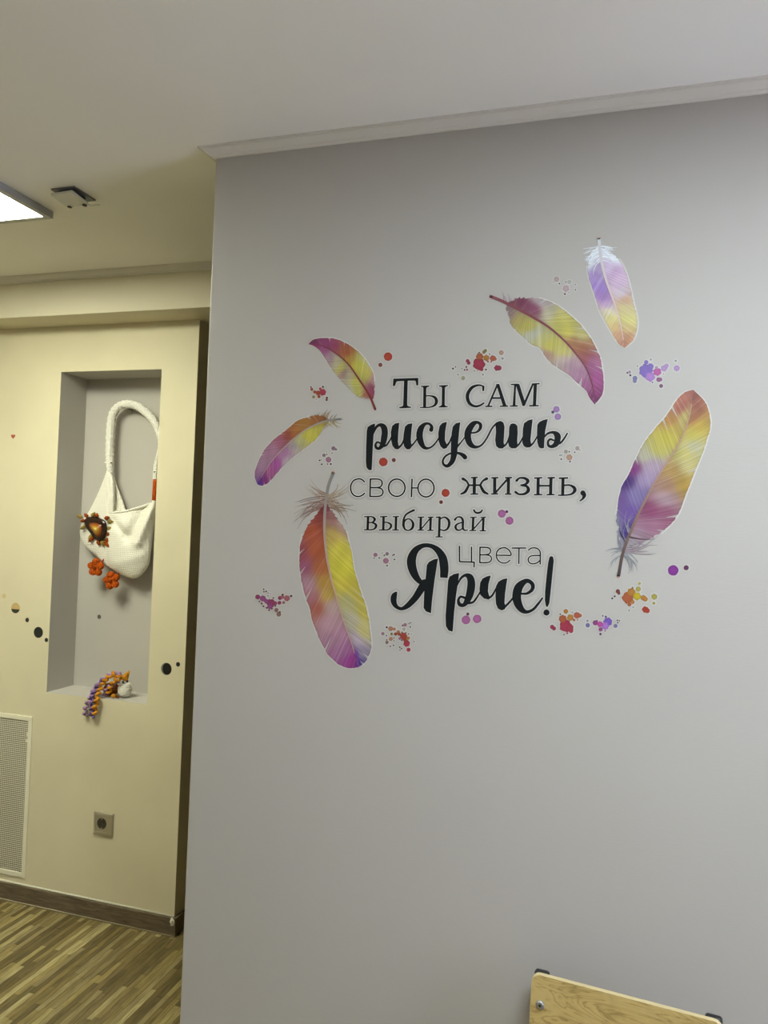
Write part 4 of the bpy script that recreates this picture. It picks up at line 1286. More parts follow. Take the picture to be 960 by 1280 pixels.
splat('violet and orchid splatter sticker below the highest feather', (775, 440, 11.29), [(365, 265, 94, 'vio'), (370, 145, 30, 'vio'), (430, 205, 44, 'vio'), (425, 350, 66, 'orch'), (525, 280, 56, 'mag'), (622, 230, 44, 'orc2'), (656, 195, 30, 'orc2'), (800, 230, 42, 'orc2'), (212, 372, 34, 'gvio'), (208, 410, 28, 'gvio'), (145, 330, 16, 'dk'), (103, 295, 13, 'dk'), (135, 283, 22, 'pkg'), (545, 390, 33, 'plum'), (572, 388, 26, 'plum'), (580, 480, 27, 'dplum'), (435, 108, 15, 'grey'), (245, 198, 9, 'dk'), (785, 125, 16, 'grey'), (460, 430, 12, 'gvio'), (615, 312, 10, 'pkg'), (515, 220, 22, 'pkg')], 3, 1.3)
splat('crimson and orange splatter sticker right of the exclamation mark', (680, 755, 9.6), [(260, 262, 72, 'crim'), (310, 285, 44, 'crim'), (325, 322, 26, 'crim'), (225, 178, 46, 'rust'), (315, 162, 38, 'ochre'), (395, 135, 38, 'rust2'), (432, 138, 22, 'rust2'), (262, 88, 28, 'ochre'), (98, 275, 26, 'crim2'), (120, 293, 24, 'crim2'), (195, 122, 9, 'dk'), (340, 98, 9, 'grey'), (403, 190, 9, 'rust'), (240, 368, 8, 'dk'), (280, 350, 11, 'crim2'), (362, 192, 15, 'rust')], 4)
splat('small violet splatter sticker beside the crimson one near the exclamation mark', (680, 755, 9.6), [(765, 215, 52, 'vio'), (735, 262, 44, 'orch'), (672, 242, 34, 'mag'), (615, 225, 30, 'plum'), (525, 255, 26, 'gvio'), (522, 200, 12, 'gvio'), (680, 305, 24, 'plum'), (678, 360, 15, 'dplum'), (858, 263, 24, 'gvio'), (705, 142, 10, 'dvio'), (742, 152, 13, 'dvio'), (880, 195, 9, 'dk'), (905, 200, 8, 'dk'), (885, 225, 9, 'dk'), (735, 322, 9, 'plum'), (638, 200, 10, 'plum')], 5)
splat('yellow, ochre and rust splatter sticker under the largest feather quill', (755, 695, 8.348), [(248, 435, 58, 'rust'), (285, 378, 42, 'ochre'), (345, 420, 40, 'yel'), (410, 435, 28, 'ochre'), (432, 450, 24, 'ochre'), (358, 345, 26, 'olye'), (370, 285, 15, 'olye'), (525, 425, 30, 'olye'), (520, 492, 15, 'olye'), (430, 558, 32, 'red'), (452, 570, 26, 'red'), (145, 368, 22, 'bred'), (155, 388, 17, 'bred'), (112, 420, 10, 'dk'), (85, 442, 10, 'dk'), (265, 505, 20, 'rust'), (262, 568, 10, 'grey'), (298, 330, 10, 'olive'), (305, 535, 9, 'grey'), (300, 480, 20, 'ochre')], 6)
splat('pair of purple dot stickers right of the largest feather quill', (755, 695, 8.348), [(722, 150, 55, 'purp'), (858, 122, 26, 'dplum')], 7)
splat('wine red and plum splatter sticker at the lower left, beside the large orange feather', (310, 730, 16.0), [(460, 385, 84, 'wine'), (300, 290, 60, 'plum'), (195, 258, 48, 'wine'), (440, 450, 52, 'plum'), (540, 385, 42, 'wine'), (780, 285, 58, 'drose'), (640, 280, 40, 'wine'), (690, 262, 34, 'drose'), (630, 375, 38, 'wine'), (715, 370, 30, 'brose'), (370, 345, 44, 'plum'), (695, 215, 22, 'dred'), (865, 240, 24, 'dk'), (570, 520, 40, 'brose'), (617, 605, 46, 'brose'), (640, 560, 18, 'dred'), (550, 440, 16, 'dred'), (425, 525, 18, 'dred'), (480, 495, 20, 'wine'), (310, 445, 18, 'dred'), (275, 390, 20, 'dred'), (230, 350, 16, 'dk'), (378, 475, 18, 'dred'), (315, 105, 15, 'dk'), (320, 155, 14, 'dk'), (365, 145, 15, 'dk'), (405, 180, 9, 'dk'), (405, 235, 11, 'dk'), (455, 195, 8, 'dk'), (510, 280, 22, 'mgry')], 8, 1.7)
splat('crimson and brown splatter sticker between the two small left feathers', (380, 475, 24.0), [(565, 370, 98, 'crim'), (430, 390, 70, 'brust'), (450, 500, 46, 'brust'), (235, 280, 46, 'brust'), (325, 360, 48, 'brust'), (210, 210, 25, 'dred'), (570, 205, 30, 'dred'), (490, 265, 40, 'crim'), (290, 510, 46, 'olive'), (690, 535, 34, 'dred'), (680, 598, 33, 'dred'), (372, 585, 12, 'dk')], 9, 1.7)
splat('mauve speckle sticker under the curved feather left of the lettering', (395, 550, 27.43), [(430, 675, 95, 'mauv'), (275, 525, 57, 'mgry'), (600, 285, 70, 'mgry'), (690, 325, 42, 'mgry'), (555, 450, 20, 'dk'), (200, 832, 30, 'dk'), (510, 825, 32, 'dk'), (395, 825, 28, 'mgry'), (125, 700, 28, 'dk'), (185, 680, 16, 'dk'), (375, 495, 20, 'dk'), (370, 395, 14, 'dk')], 10, 1.6)
splat('mauve speckle sticker left of the biggest script word', (460, 680, 24.0), [(540, 505, 85, 'mauv'), (225, 325, 62, 'mauv'), (575, 295, 52, 'mgry'), (490, 340, 24, 'dk'), (185, 425, 24, 'mgry'), (340, 420, 23, 'dk'), (795, 465, 25, 'dk'), (780, 320, 26, 'dk'), (740, 342, 18, 'dk'), (575, 650, 26, 'dk'), (655, 585, 14, 'dk'), (430, 270, 20, 'grey')], 11, 1.5)
splat('brick red splatter sticker below the tail of the biggest script word', (470, 770, 17.45), [(600, 440, 78, 'brick'), (670, 600, 70, 'crim'), (710, 735, 44, 'crim'), (320, 275, 52, 'trust'), (400, 285, 34, 'trust'), (485, 345, 38, 'trust'), (430, 392, 36, 'brust'), (505, 395, 36, 'brust'), (340, 390, 30, 'olive'), (325, 500, 43, 'trust'), (240, 575, 35, 'brose'), (150, 385, 36, 'mauv'), (635, 190, 38, 'mauv'), (610, 285, 33, 'taupe'), (705, 480, 36, 'ochre'), (520, 490, 32, 'mauv'), (640, 530, 40, 'brick'), (235, 245, 22, 'dk'), (580, 205, 18, 'dred'), (570, 352, 15, 'dred'), (655, 368, 16, 'dred'), (710, 390, 15, 'dred'), (565, 528, 17, 'dk'), (395, 480, 12, 'dk'), (395, 540, 12, 'dk'), (385, 640, 16, 'dk'), (315, 660, 20, 'mgry'), (235, 520, 14, 'dk'), (228, 428, 14, 'dk'), (750, 240, 16, 'dk'), (757, 145, 13, 'dk'), (722, 165, 12, 'dk'), (520, 680, 16, 'dk'), (560, 708, 16, 'dk'), (525, 745, 16, 'mgry'), (830, 557, 13, 'dk'), (775, 395, 13, 'grey'), (490, 578, 12, 'grey')], 12, 1.5)
splat('pair of pink dots with a dark bead, below the biggest script word', (570, 755, 24.0), [(300, 475, 130, 'pink'), (635, 445, 125, 'pink'), (355, 300, 48, 'dplum')], 13)
splat('pair of pink dots right of the small serif word', (610, 630, 24.0), [(415, 290, 118, 'pink'), (645, 500, 120, 'pink'), (565, 230, 45, 'dplum')], 14, 1.4)
splat('pair of orchid dots above the end of the second-line script word', (680, 500, 15.06), [(235, 175, 60, 'orc2'), (262, 315, 60, 'orc2'), (165, 230, 28, 'dvio')], 15, 1.2)
splat('tan speckle sticker right of the second-line script word', (680, 500, 15.06), [(478, 1078, 56, 'tan'), (412, 972, 36, 'taupe'), (628, 908, 40, 'taupe'), (680, 945, 14, 'taupe'), (475, 975, 14, 'dk'), (580, 985, 14, 'dk'), (325, 1115, 16, 'dk'), (490, 1162, 16, 'dk'), (430, 1150, 10, 'grey'), (300, 1042, 15, 'grey'), (330, 1038, 14, 'grey'), (485, 922, 10, 'grey')], 16, 1.3)
splat('pair of red dots under the first letter of the second-line script word', (450, 515, 6.857), [(200, 428, 37, 'red'), (290, 412, 17, 'bred')], 17)
splat('pair of red dots between the two words of the third line', (540, 600, 32.0), [(545, 515, 160, 'red'), (365, 885, 75, 'bred')], 18)
splat('pair of red dots right of the small magenta feather', (300, 400, 4.3636), [(808, 200, 23, 'red'), (766, 245, 11, 'bred')], 19, 1.55)

# ------------------------------------------------------------------ dot stickers on the cream wall
def wall_dot(name, label, x, y, rad, cols, Y=D2, cat='sticker', group='dot stickers on the cream wall'):
    s = px_size(Y, x, y)
    c = P(x, y, Y)
    n = 28
    pts = [(c.x + rad * s * math.cos(2 * math.pi * k / n), c.z + rad * s * math.sin(2 * math.pi * k / n)) for k in range(n)]
    v, f = poly_data(pts, Y, Y - 0.0006, Y)
    o = mesh_obj(name, v, f, plain_mat('dot_' + name, hexc(cols[0], 1.0), 0.5))
    tag(o, label, cat, group)
    if len(cols) > 1:
        # second colour: lower half or crescent laid on the disc
        if cols[2] == 'half':
            pts2 = [q for q in pts if q[1] < c.z - 0.06 * rad * s]
            pts2 = sorted(pts2, key=lambda q: math.atan2(q[1] - c.z, q[0] - c.x))
        else:
            pts2 = [(c.x + 0.16 * rad * s + 0.86 * rad * s * math.cos(2 * math.pi * k / n), c.z + 0.98 * rad * s * math.sin(2 * math.pi * k / n)) for k in range(n)]
        v, f = poly_data(pts2, Y, Y - 0.0009, Y - 0.0006)
        mesh_obj('overlay', v, f, plain_mat('dot_overlay', hexc(cols[1]), 0.5), o)
    return o
wall_dot('dot_sticker', 'round sticker half cream half dark, left of the niche', 19.5, 760, 6.6, ('#c8ab74', '#2c2a1c', 'half'))
wall_dot('dot_sticker', 'tiny black dot sticker under the half cream sticker', 34, 775, 2.7, ('#201f1c',))
wall_dot('dot_sticker', 'largest black round sticker left of the niche', 48, 790.5, 6.9, ('#151c1c',))
wall_dot('dot_sticker', 'tiny black dot sticker at the lower left niche edge', 58, 800, 2.6, ('#201f1c',))
wall_dot('dot_sticker', 'faint beige dot sticker, leftmost of the dot row', 5, 745, 3, ('#cdbb88',))
wall_dot('dot_sticker', 'black round sticker with grey crescent right of the niche', 207.8, 836, 7.6, ('#7a7a70', '#08080a', 'crescent'))
wall_dot('dot_sticker', 'small black dot sticker right of the niche near the corner', 222.6, 830.4, 2.9, ('#0c0c0c',))
wall_dot('wall_plug', 'small grey round plug in the back of the niche', 124, 771, 2.7, ('#5c5850',), NYB, 'wall plug', None)
# heart
s = px_size(D2, 16, 546)
c = P(16.5, 545.5, D2)
hp = []
for k in range(30):
    t = 2 * math.pi * k / 30
    hp.append((c.x + s * 0.2 * 16 * math.sin(t) ** 3, c.z + s * 0.2 * (13 * math.cos(t) - 5 * math.cos(2 * t) - 2 * math.cos(3 * t) - math.cos(4 * t))))
v, f = poly_data(hp, D2, D2 - 0.0006, D2)
tag(mesh_obj('heart_sticker', v, f, plain_mat('heart_red', hexc('#a85038'), 0.5)), 'tiny red heart sticker on the cream wall, far left', 'sticker')

# ------------------------------------------------------------------ knitted bag in the niche
ZB = (90, 490, 4.925)
YG = NYB - 0.055          # middle depth of the bag
def bpt(x, y, Y):
    return P(ZB[0] + x / ZB[2], ZB[1] + y / ZB[2], Y)
M['knit'] = knit_mat('cream_knit', (0.90, 0.87, 0.76), 44, 0.55, 0.05)
M['knit_rope'] = knit_mat('cream_knit_strap', (0.92, 0.90, 0.81), 44, 0.6, 0.05)
M['orange_yarn'] = knit_mat('orange_yarn', hexc('#c85a1a', 1.25), 65, 0.9, 0.2)
M['amber'] = plain_mat('amber_glaze', hexc('#c89430', 1.3), 0.12)
M['brown_glass'] = plain_mat('brown_glaze', hexc('#2c1a10'), 0.12)
M['rust_glaze'] = plain_mat('rust_glaze', hexc('#8a4416', 1.1), 0.14)
M['gold'] = plain_mat('dull_gold', hexc('#c8a050', 1.1), 0.4, 0.3)

def puffy(name, outline, center, Y, th_f, th_b, mat, parent, rings=10, crease=None, sub=4):
    loop = catmull(outline + [outline[0]], sub)[:-1]
    n = len(loop)
    verts, faces = [], []
    def layer(sign, th):
        rows = []
        for q in range(rings + 1):
            a = q / rings * math.pi / 2
            sc, dp = math.cos(a), math.sin(a)
            row = []
            for (x, y) in loop:
                xx, yy = center[0] + (x - center[0]) * sc, center[1] + (y - center[1]) * sc
                d = th * dp ** 0.9
                if crease and sign < 0:
                    d += crease(xx, yy) * min(1, dp * 1.6)
                p = bpt(xx, yy, Y + sign * d)
                row.append(len(verts))
                verts.append(p)
                if q == rings:
                    break
            rows.append(row)
        for i in range(rings):
            A, B = rows[i], rows[i + 1]
            for k in range(n):
                k2 = (k + 1) % n
                if len(B) == 1:
                    faces.append((A[k], A[k2], B[0]))
                else:
                    faces.append((A[k], A[k2], B[k2], B[k]))
        return rows[0]
    r0 = layer(-1, th_f)
    r1 = layer(1, th_b)
    for k in range(n):
        k2 = (k + 1) % n
        faces.append((r0[k], r1[k], r1[k2], r0[k2]))
    bm = bmesh.new()
    bv = [bm.verts.new(p) for p in verts]
    for t in faces:
        try:
            bm.faces.new([bv[i] for i in t])
        except ValueError:
            pass
    bmesh.ops.remove_doubles(bm, verts=bm.verts, dist=1e-5)
    return attach(bm_obj(name, bm, mat, None, True), parent)

bag = empty('knitted_bag', bpt(330, 1148, YG))
tag(bag, 'cream knitted shoulder bag hanging in the wall niche', 'bag')
def seg_d(x, y, a, b_):
    dx, dy = b_[0] - a[0], b_[1] - a[1]
    t = max(0, min(1, ((x - a[0]) * dx + (y - a[1]) * dy) / (dx * dx + dy * dy)))
    return math.hypot(x - a[0] - t * dx, y - a[1] - t * dy)
def crease_front(x, y):
    k = 0
    k += 0.016 * math.exp(-(seg_d(x, y, (495, 690), (400, 930)) / 28) ** 2)
    k -= 0.020 * math.exp(-(seg_d(x, y, (445, 720), (350, 900)) / 34) ** 2)
    k -= 0.018 * math.exp(-(seg_d(x, y, (250, 780), (330, 880)) / 26) ** 2)
    k += 0.012 * math.exp(-(seg_d(x, y, (300, 800), (340, 860)) / 20) ** 2)
    k += 0.006 * math.exp(-(seg_d(x, y, (260, 1060), (420, 1010)) / 26) ** 2)
    k += 0.0012 * math.sin(y * 0.16 + x * 0.04)
    return k
puffy('back_panel', [(225, 492), (252, 515), (290, 610), (328, 718), (345, 800), (300, 860), (240, 800), (225, 640)], (270, 700), YG + 0.022, 0.010, 0.008, M['knit'], bag, 6)
def crease_wing(x, y):
    return 0.0016 * math.sin((x + y * 0.6) * 0.11) + 0.008 * math.exp(-(seg_d(x, y, (240, 520), (255, 730)) / 14) ** 2) - 0.006 * math.exp(-(seg_d(x, y, (222, 520), (222, 760)) / 12) ** 2)
puffy('side_panel', [(214, 482), (243, 505), (262, 560), (266, 650), (262, 735), (300, 800), (320, 950), (300, 1080), (235, 1085), (150, 1010), (85, 952), (52, 892), (50, 840), (76, 780), (112, 720), (152, 640), (190, 550)], (200, 830), YG + 0.006, 0.022, 0.020, M['knit'], bag, 10, crease_wing)
puffy('front_pouch', [(234, 742), (330, 727), (420, 706), (480, 686), (508, 680), (517, 722), (502, 850), (485, 1000), (470, 1070), (430, 1125), (380, 1148), (320, 1132), (250, 1090), (212, 1020), (205, 900), (212, 800)], (360, 920), YG, 0.042, 0.030, M['knit'], bag, 14, crease_front)
tube('hem', [bpt(x, y, YG - 0.012 * math.sin(math.pi * k / 11) - 0.006) for k, (x, y) in enumerate([(232, 746), (250, 743), (275, 740), (300, 738), (330, 733), (360, 726), (390, 718), (415, 710), (440, 702), (465, 693), (485, 687), (500, 682)])], 0.0045, M['knit_rope'], bag, 10)
# strap: padded knitted rope over a nail, narrower at the right end
sp = catmull([(236, 500, 16), (234, 455, 23), (232, 400, 25), (233, 320, 26), (238, 220, 26), (250, 140, 26), (285, 92, 25), (335, 75, 25), (390, 82, 25), (440, 112, 25), (490, 160, 25), (525, 215, 23), (545, 280, 20), (545, 340, 16), (530, 400, 15), (519, 450, 15), (514, 500, 15), (512, 545, 15)], 8)
pts, rad = [], []
for k, (x, y, w_) in enumerate(sp):
    pts.append(bpt(x, y, YG + 0.012))
    rad.append(w_ / ZB[2] * px_size(YG, 150, 600) * (1 + 0.07 * math.sin(k * 1.9)))
tube('strap', pts, rad, M['knit_rope'], bag, 14)
tube('wrapped_yarn', [bpt(x, y, YG + 0.010) for x, y in ((513, 538), (511, 580), (508, 630), (505, 672))], 14 / ZB[2] * px_size(YG, 190, 620), M['orange_yarn'], bag, 14)['label'] = 'orange yarn wrapping on the strap'
tube('strap_end', [bpt(x, y, YG + 0.006) for x, y in ((505, 668), (502, 690), (496, 715))], 0.0075, M['knit_rope'], bag, 10)
tube('strap_knot', [bpt(x, y, YG + 0.004) for x, y in ((205, 438), (225, 434), (245, 438))], 0.006, M['knit_rope'], bag, 10)
for x, y in ((240, 435), (507, 492)):
    c = bpt(x, y, YG - 0.006)
    ellipsoid('button', c, (0.003, 0.003, 0.003), M['dark'], bag, 10, 6)
# knitted leaves, agate-like brooch
def leaf(x, y, ang, L, mat):
    pts = []
    for k in range(7):
        t = k / 6
        pts.append((x + math.cos(ang) * L * t, y + math.sin(ang) * L * t))
    w_ = [0.15, .7, 1, .95, .75, .45, .08]
    tube('yarn_leaf', [bpt(a, b_, YG - 0.020) for a, b_ in pts], [0.0078 * q for q in w_], mat, bag, 8)
leaves = [(70, 790, 2.9, 28, 0), (60, 770, 3.9, 26, 1), (95, 765, -1.9, 26, 0), (120, 762, -1.4, 24, 1), (150, 765, -1.3, 22, 0), (205, 775, -.7, 34, 0), (225, 800, -.2, 26, 1), (222, 840, .1, 26, 1), (222, 875, .3, 26, 0), (215, 905, .7, 28, 0), (200, 925, 1.3, 34, 0), (180, 920, 1.7, 36, 1), (130, 900, 2.0, 34, 0), (115, 880, 2.4, 32, 1), (75, 830, 2.6, 30, 1), (160, 920, 1.6, 30, 0)]
M['rust_yarn'] = knit_mat('rust_yarn', hexc('#a8501c', 1.2), 65, 0.9, 0.2)
M['olive_yarn'] = knit_mat('olive_yarn', hexc('#a08a48', 1.2), 65, 0.9, 0.2)
for (x, y, a, L, k) in leaves:
    leaf(x - 8 * math.cos(a), y - 8 * math.sin(a), a + 0.5 * math.sin(x * 3.1), L * (1.35 + 0.35 * math.sin(y * 1.7)), M['olive_yarn'] if k else M['rust_yarn'])
bro = [(75, 790), (90, 773), (125, 768), (170, 775), (205, 795), (215, 830), (210, 880), (190, 915), (165, 922), (135, 900), (105, 860), (80, 825)]
def scaled(pts, c, k, off=(0, 0)):
    return [(c[0] + (x - c[0]) * k + off[0], c[1] + (y - c[1]) * k + off[1]) for x, y in pts]
bc = (150, 838)
brooch = puffy('brooch', bro, bc, YG - 0.020, 0.012, 0.003, M['brown_glass'], bag, 6)
brooch['label'] = 'glossy dark brown agate-like brooch'
for kk, (scl, off, hx) in enumerate(((.80, (0, 2), '#3c2414'), (.66, (-2, 3), '#6a3414'), (.53, (-3, 4), '#8a4c1a'), (.41, (-5, 6), '#a07028'), (.28, (-8, 8), '#b49438'), (.16, (-8, 8), '#c8b060'))):
    puffy('brooch_layer', scaled(bro, bc, scl, off), (bc[0] + off[0], bc[1] + off[1]), YG - 0.0225 - 0.0022 * kk, 0.0095, 0.001, plain_mat('brooch_glaze', hexc(hx, 1.15), 0.15), brooch, 6)
# two crocheted flowers hanging below
pxb = px_size(YG, 120, 720)
for fi, (fx, fy, fr) in enumerate(((148, 1080, 40), (246, 1160, 40))):
    base = bpt(fx, fy, YG - 0.012)
    R0 = fr / ZB[2] * pxb
    fr_e = ellipsoid('flower', base, (R0 * .62, 0.010, R0 * .62), M['orange_yarn'], bag, 16, 10)
    fr_e['label'] = 'orange crocheted flower'
    for k in range(5):
        a = math.radians(90 + 72 * k + 15 * fi)
        c = base + Vector((math.cos(a) * R0 * .85, 0.0, math.sin(a) * R0 * .85))
        pet = ellipsoid('petal', c, (R0 * .58, 0.012, R0 * .58), M['orange_yarn'], None, 14, 8)
        attach(pet, fr_e)
        ring = [c + Vector((math.cos(q) * R0 * .44, -0.008, math.sin(q) * R0 * .42)) for q in [a - 2 + 4 * t / 10 for t in range(11)]]
        tube('petal_edge', ring, 0.0022, M['orange_yarn'], fr_e, 6)
    ellipsoid('flower_center', base + Vector((0, -0.010, 0)), (R0 * .30, 0.006, R0 * .30), M['rust_yarn'], fr_e, 12, 8)
    tube('flower_cord', [base + Vector((0, 0.004, 0)), bpt(fx + 40, fy - 40, YG - 0.004), bpt(fx + 80, fy - 90, YG - 0.002)], 0.0028, M['orange_yarn'], bag, 6)
# nail that carries the strap
top = bpt(330, 104, YG + 0.012)
n0 = mesh_obj('nail', *tube_data([(top.x, NYB, top.z), (top.x, NYB - 0.07, top.z + 0.004)], 0.0025, 10), M['steel'], None, True)
tag(n0, 'small steel nail holding the bag strap in the niche', 'nail')

# ------------------------------------------------------------------ crocheted unicorn on the niche sill
ZU = (90, 820, 9.6)
YU = 2.452
def upt(x, y, Y=YU):
    return P(ZU[0] + x / ZU[2], ZU[1] + y / ZU[2], Y)
pu = px_size(YU, 150, 860) / 9.6
uni = empty('crocheted_unicorn', (upt(520, 480).x, YU, NZ0))
tag(uni, 'small crocheted unicorn toy with purple and orange curly mane on the niche sill', 'toy')
M['white_yarn'] = knit_mat('white_yarn', (0.93, 0.90, 0.80), 57, 0.35, 0.06)
M['mauve_yarn'] = knit_mat('mauve_yarn', hexc('#a888a6', 1.5), 75, 0.8, 0.2)
M['violet_yarn'] = knit_mat('violet_yarn', hexc('#8068a0', 1.5), 75, 0.8, 0.2)
M['lilac_yarn'] = knit_mat('lilac_yarn', hexc('#bca0c4', 1.5), 75, 0.8, 0.2)
M['amber_yarn'] = knit_mat('amber_yarn', hexc('#e8922a', 1.35), 75, 0.8, 0.15)
M['brown_yarn'] = knit_mat('brown_yarn', hexc('#8a4a20', 1.2), 75, 0.8, 0.2)
hc = upt(637, 395)
hc.z = max(hc.z, NZ0 + 100 * pu)
ellipsoid('head', hc, (84 * pu, 84 * pu, 100 * pu), M['white_yarn'], uni, 24, 16)
for k in range(7):            # crochet rows round the snout
    t = -0.75 + k * 0.22
    rr = 84 * pu * math.sqrt(1 - t * t) * 1.005
    ring = [hc + Vector((math.cos(a) * rr, math.sin(a) * rr, t * 100 * pu)) for a in [2 * math.pi * q / 28 for q in range(29)]]
    tube('crochet_row', ring, 0.0015, M['white_yarn'], uni, 6)
for x, y in ((612, 305), (663, 297)):
    ellipsoid('eye', upt(x, y + 8, YU - 62 * pu), (16 * pu, 9 * pu, 14 * pu), M['dark'], uni, 10, 8)
h0, h1 = upt(628, 272, YU + 5 * pu), upt(690, 176, YU + 5 * pu)
hp = [h0 + (h1 - h0) * (k / 12) for k in range(13)]
tube('horn', hp, [pu * (44 * (1 - k / 12) ** 0.8 + 3) * (1 + 0.10 * math.cos(k * 2.2)) for k in range(13)], M['amber_yarn'], uni, 12)['label'] = 'orange horn'
ellipsoid('body', Vector((upt(455, 420).x, YU + 0.008, NZ0 + 78 * pu)), (95 * pu, 85 * pu, 78 * pu), M['brown_yarn'], uni, 18, 12)
for x, y, ra, mat in ((495, 480, 28, 'amber_yarn'), (405, 478, 26, 'mauve_yarn'), (545, 462, 20, 'brown_yarn')):
    c = upt(x, y, YU - 0.024)
    c.z = NZ0 + ra * pu * 0.9
    ellipsoid('foot', c, (ra * pu, ra * pu, ra * pu * .9), M[mat], uni, 14, 10)
def curl(path, ra, coil, turns, mat, ph=0):
    """curly strand: helix wound round a path (px x, y, Y)"""
    n = turns * 20
    pl = catmull([(float(a), float(b_), float(c)) for a, b_, c in path], 14)
    P3 = [upt(a, b_, c) for a, b_, c in pl]
    pts = []
    for i in range(n):
        t = i / (n - 1) * (len(P3) - 1)
        k = min(int(t), len(P3) - 2)
        c = P3[k].lerp(P3[k + 1], t - k)
        d = (P3[k + 1] - P3[k]).normalized()
        s_ = d.cross(Vector((0, 1, 0))).normalized()
        u_ = d.cross(s_)
        a = ph + 2 * math.pi * turns * i / (n - 1)
        pts.append(c + (s_ * math.cos(a) + u_ * math.sin(a)) * coil * pu)
    tube('mane_strand', pts, ra * pu, mat, uni, 7)
YE = D2 - 0.016
curl([(600, 225, YU - .006), (520, 205, YU), (430, 240, YU - .01), (340, 310, YU - .02), (270, 400, D2 + .012), (225, 490, D2 - .006), (180, 570, YE), (155, 650, YE), (165, 715, YE)], 15.8, 18.0, 10, M['mauve_yarn'])
curl([(590, 255, YU - .02), (510, 225, YU - .02), (420, 250, YU - .02), (330, 330, D2 + .015), (265, 430, D2), (240, 500, D2 - .01), (238, 590, YE), (235, 660, YE), (242, 740, YE)], 15.8, 17.0, 10, M['violet_yarn'], 1)
curl([(585, 265, YU - .03), (500, 215, YU - .03), (420, 262, YU - .03), (385, 310, D2 + .02), (345, 380, D2 + .008), (320, 450, D2 - .002), (300, 520, YE - .004), (280, 600, YE - .004), (270, 690, YE - .004)], 17.4, 20.2, 9, M['amber_yarn'], 2)
curl([(580, 240, YU + .01), (500, 205, YU + .01), (400, 270, YU), (310, 350, D2 + .025), (250, 440, D2 + .004), (215, 510, D2 - .01)], 14.9, 17.0, 7, M['lilac_yarn'], 3)
curl([(575, 270, YU - .035), (510, 292, YU - .036), (470, 340, YU - .036), (450, 400, YU - .034), (435, 450, YU - .032)], 15.8, 18.0, 4, M['amber_yarn'], 4)
curl([(555, 300, YU - .02), (500, 350, YU - .03), (420, 380, YU - .034), (385, 430, YU - .034), (400, 470, YU - .034)], 14.0, 16.0, 4, M['mauve_yarn'], 5)

# ------------------------------------------------------------------ plywood chair in front of the lettered wall
ZT = 0.62
pl_ = C_POS + (P(664, 1217, 1.0) - C_POS) * ((ZT - CAM_H) / (P(664, 1217, 1.0) - C_POS).z)
pr_ = C_POS + (P(905, 1281, 1.0) - C_POS) * ((ZT - CAM_H) / (P(905, 1281, 1.0) - C_POS).z)
ax = (pr_ - pl_)
CW = ax.length
ax.normalize()
fw_ = Vector((ax.y, -ax.x, 0))          # towards the camera side (seat direction)
mid = (pl_ + pr_) / 2
ch = empty('plywood_chair', (mid.x, mid.y, 0))
ch.rotation_euler = (0, 0, math.atan2(ax.y, ax.x))
tag(ch, 'worn plywood chair standing with its back to the grey wall', 'chair')
# worn birch plywood
m, nt, b = new_mat('worn_birch_plywood')
tc = nt.nodes.new('ShaderNodeTexCoord')
mp = nt.nodes.new('ShaderNodeMapping')
mp.inputs['Scale'].default_value = (2.2, 8, 10)
nt.links.new(tc.outputs['Object'], mp.inputs['Vector'])
n1 = nt.nodes.new('ShaderNodeTexNoise')
n1.inputs['Scale'].default_value = 2.2
n1.inputs['Detail'].default_value = 6
n1.inputs['Distortion'].default_value = 1.6
nt.links.new(mp.outputs['Vector'], n1.inputs['Vector'])
wv = nt.nodes.new('ShaderNodeMath')
wv.operation = 'PINGPONG'
wv.inputs[1].default_value = 0.06
nt.links.new(n1.outputs['Fac'], wv.inputs[0])
r1 = nt.nodes.new('ShaderNodeValToRGB')
r1.color_ramp.elements[0].position = 0.0
r1.color_ramp.elements[0].color = (*hexc('#8c7444', 1.25), 1)
r1.color_ramp.elements[1].position = 0.06
r1.color_ramp.elements[1].color = (*hexc('#b59e68', 1.25), 1)
e = r1.color_ramp.elements.new(0.015)
e.color = (*hexc('#ab935c', 1.25), 1)
nt.links.new(wv.outputs[0], r1.inputs['Fac'])
n2 = nt.nodes.new('ShaderNodeTexNoise')
n2.inputs['Scale'].default_value = 16
n2.inputs['Detail'].default_value = 4
nt.links.new(tc.outputs['Object'], n2.inputs['Vector'])
r2 = nt.nodes.new('ShaderNodeValToRGB')
r2.color_ramp.elements[0].position = 0.30
r2.color_ramp.elements[0].color = (0.66, 0.66, 0.60, 1)
r2.color_ramp.elements[1].position = 0.5
r2.color_ramp.elements[1].color = (1, 1, 1, 1)
nt.links.new(n2.outputs['Fac'], r2.inputs['Fac'])
mxx = nt.nodes.new('ShaderNodeMix')
mxx.data_type = 'RGBA'
mxx.blend_type = 'MULTIPLY'
mxx.inputs['Factor'].default_value = 0.8
nt.links.new(r1.outputs['Color'], mxx.inputs[6])
nt.links.new(r2.outputs['Color'], mxx.inputs[7])
nt.links.new(mxx.outputs[2], b.inputs['Base Color'])
b.inputs['Roughness'].default_value = 0.4
M['ply'] = m
M['ply_edge'] = plain_mat('plywood_edge', hexc('#c8b688', 1.0), 0.6)

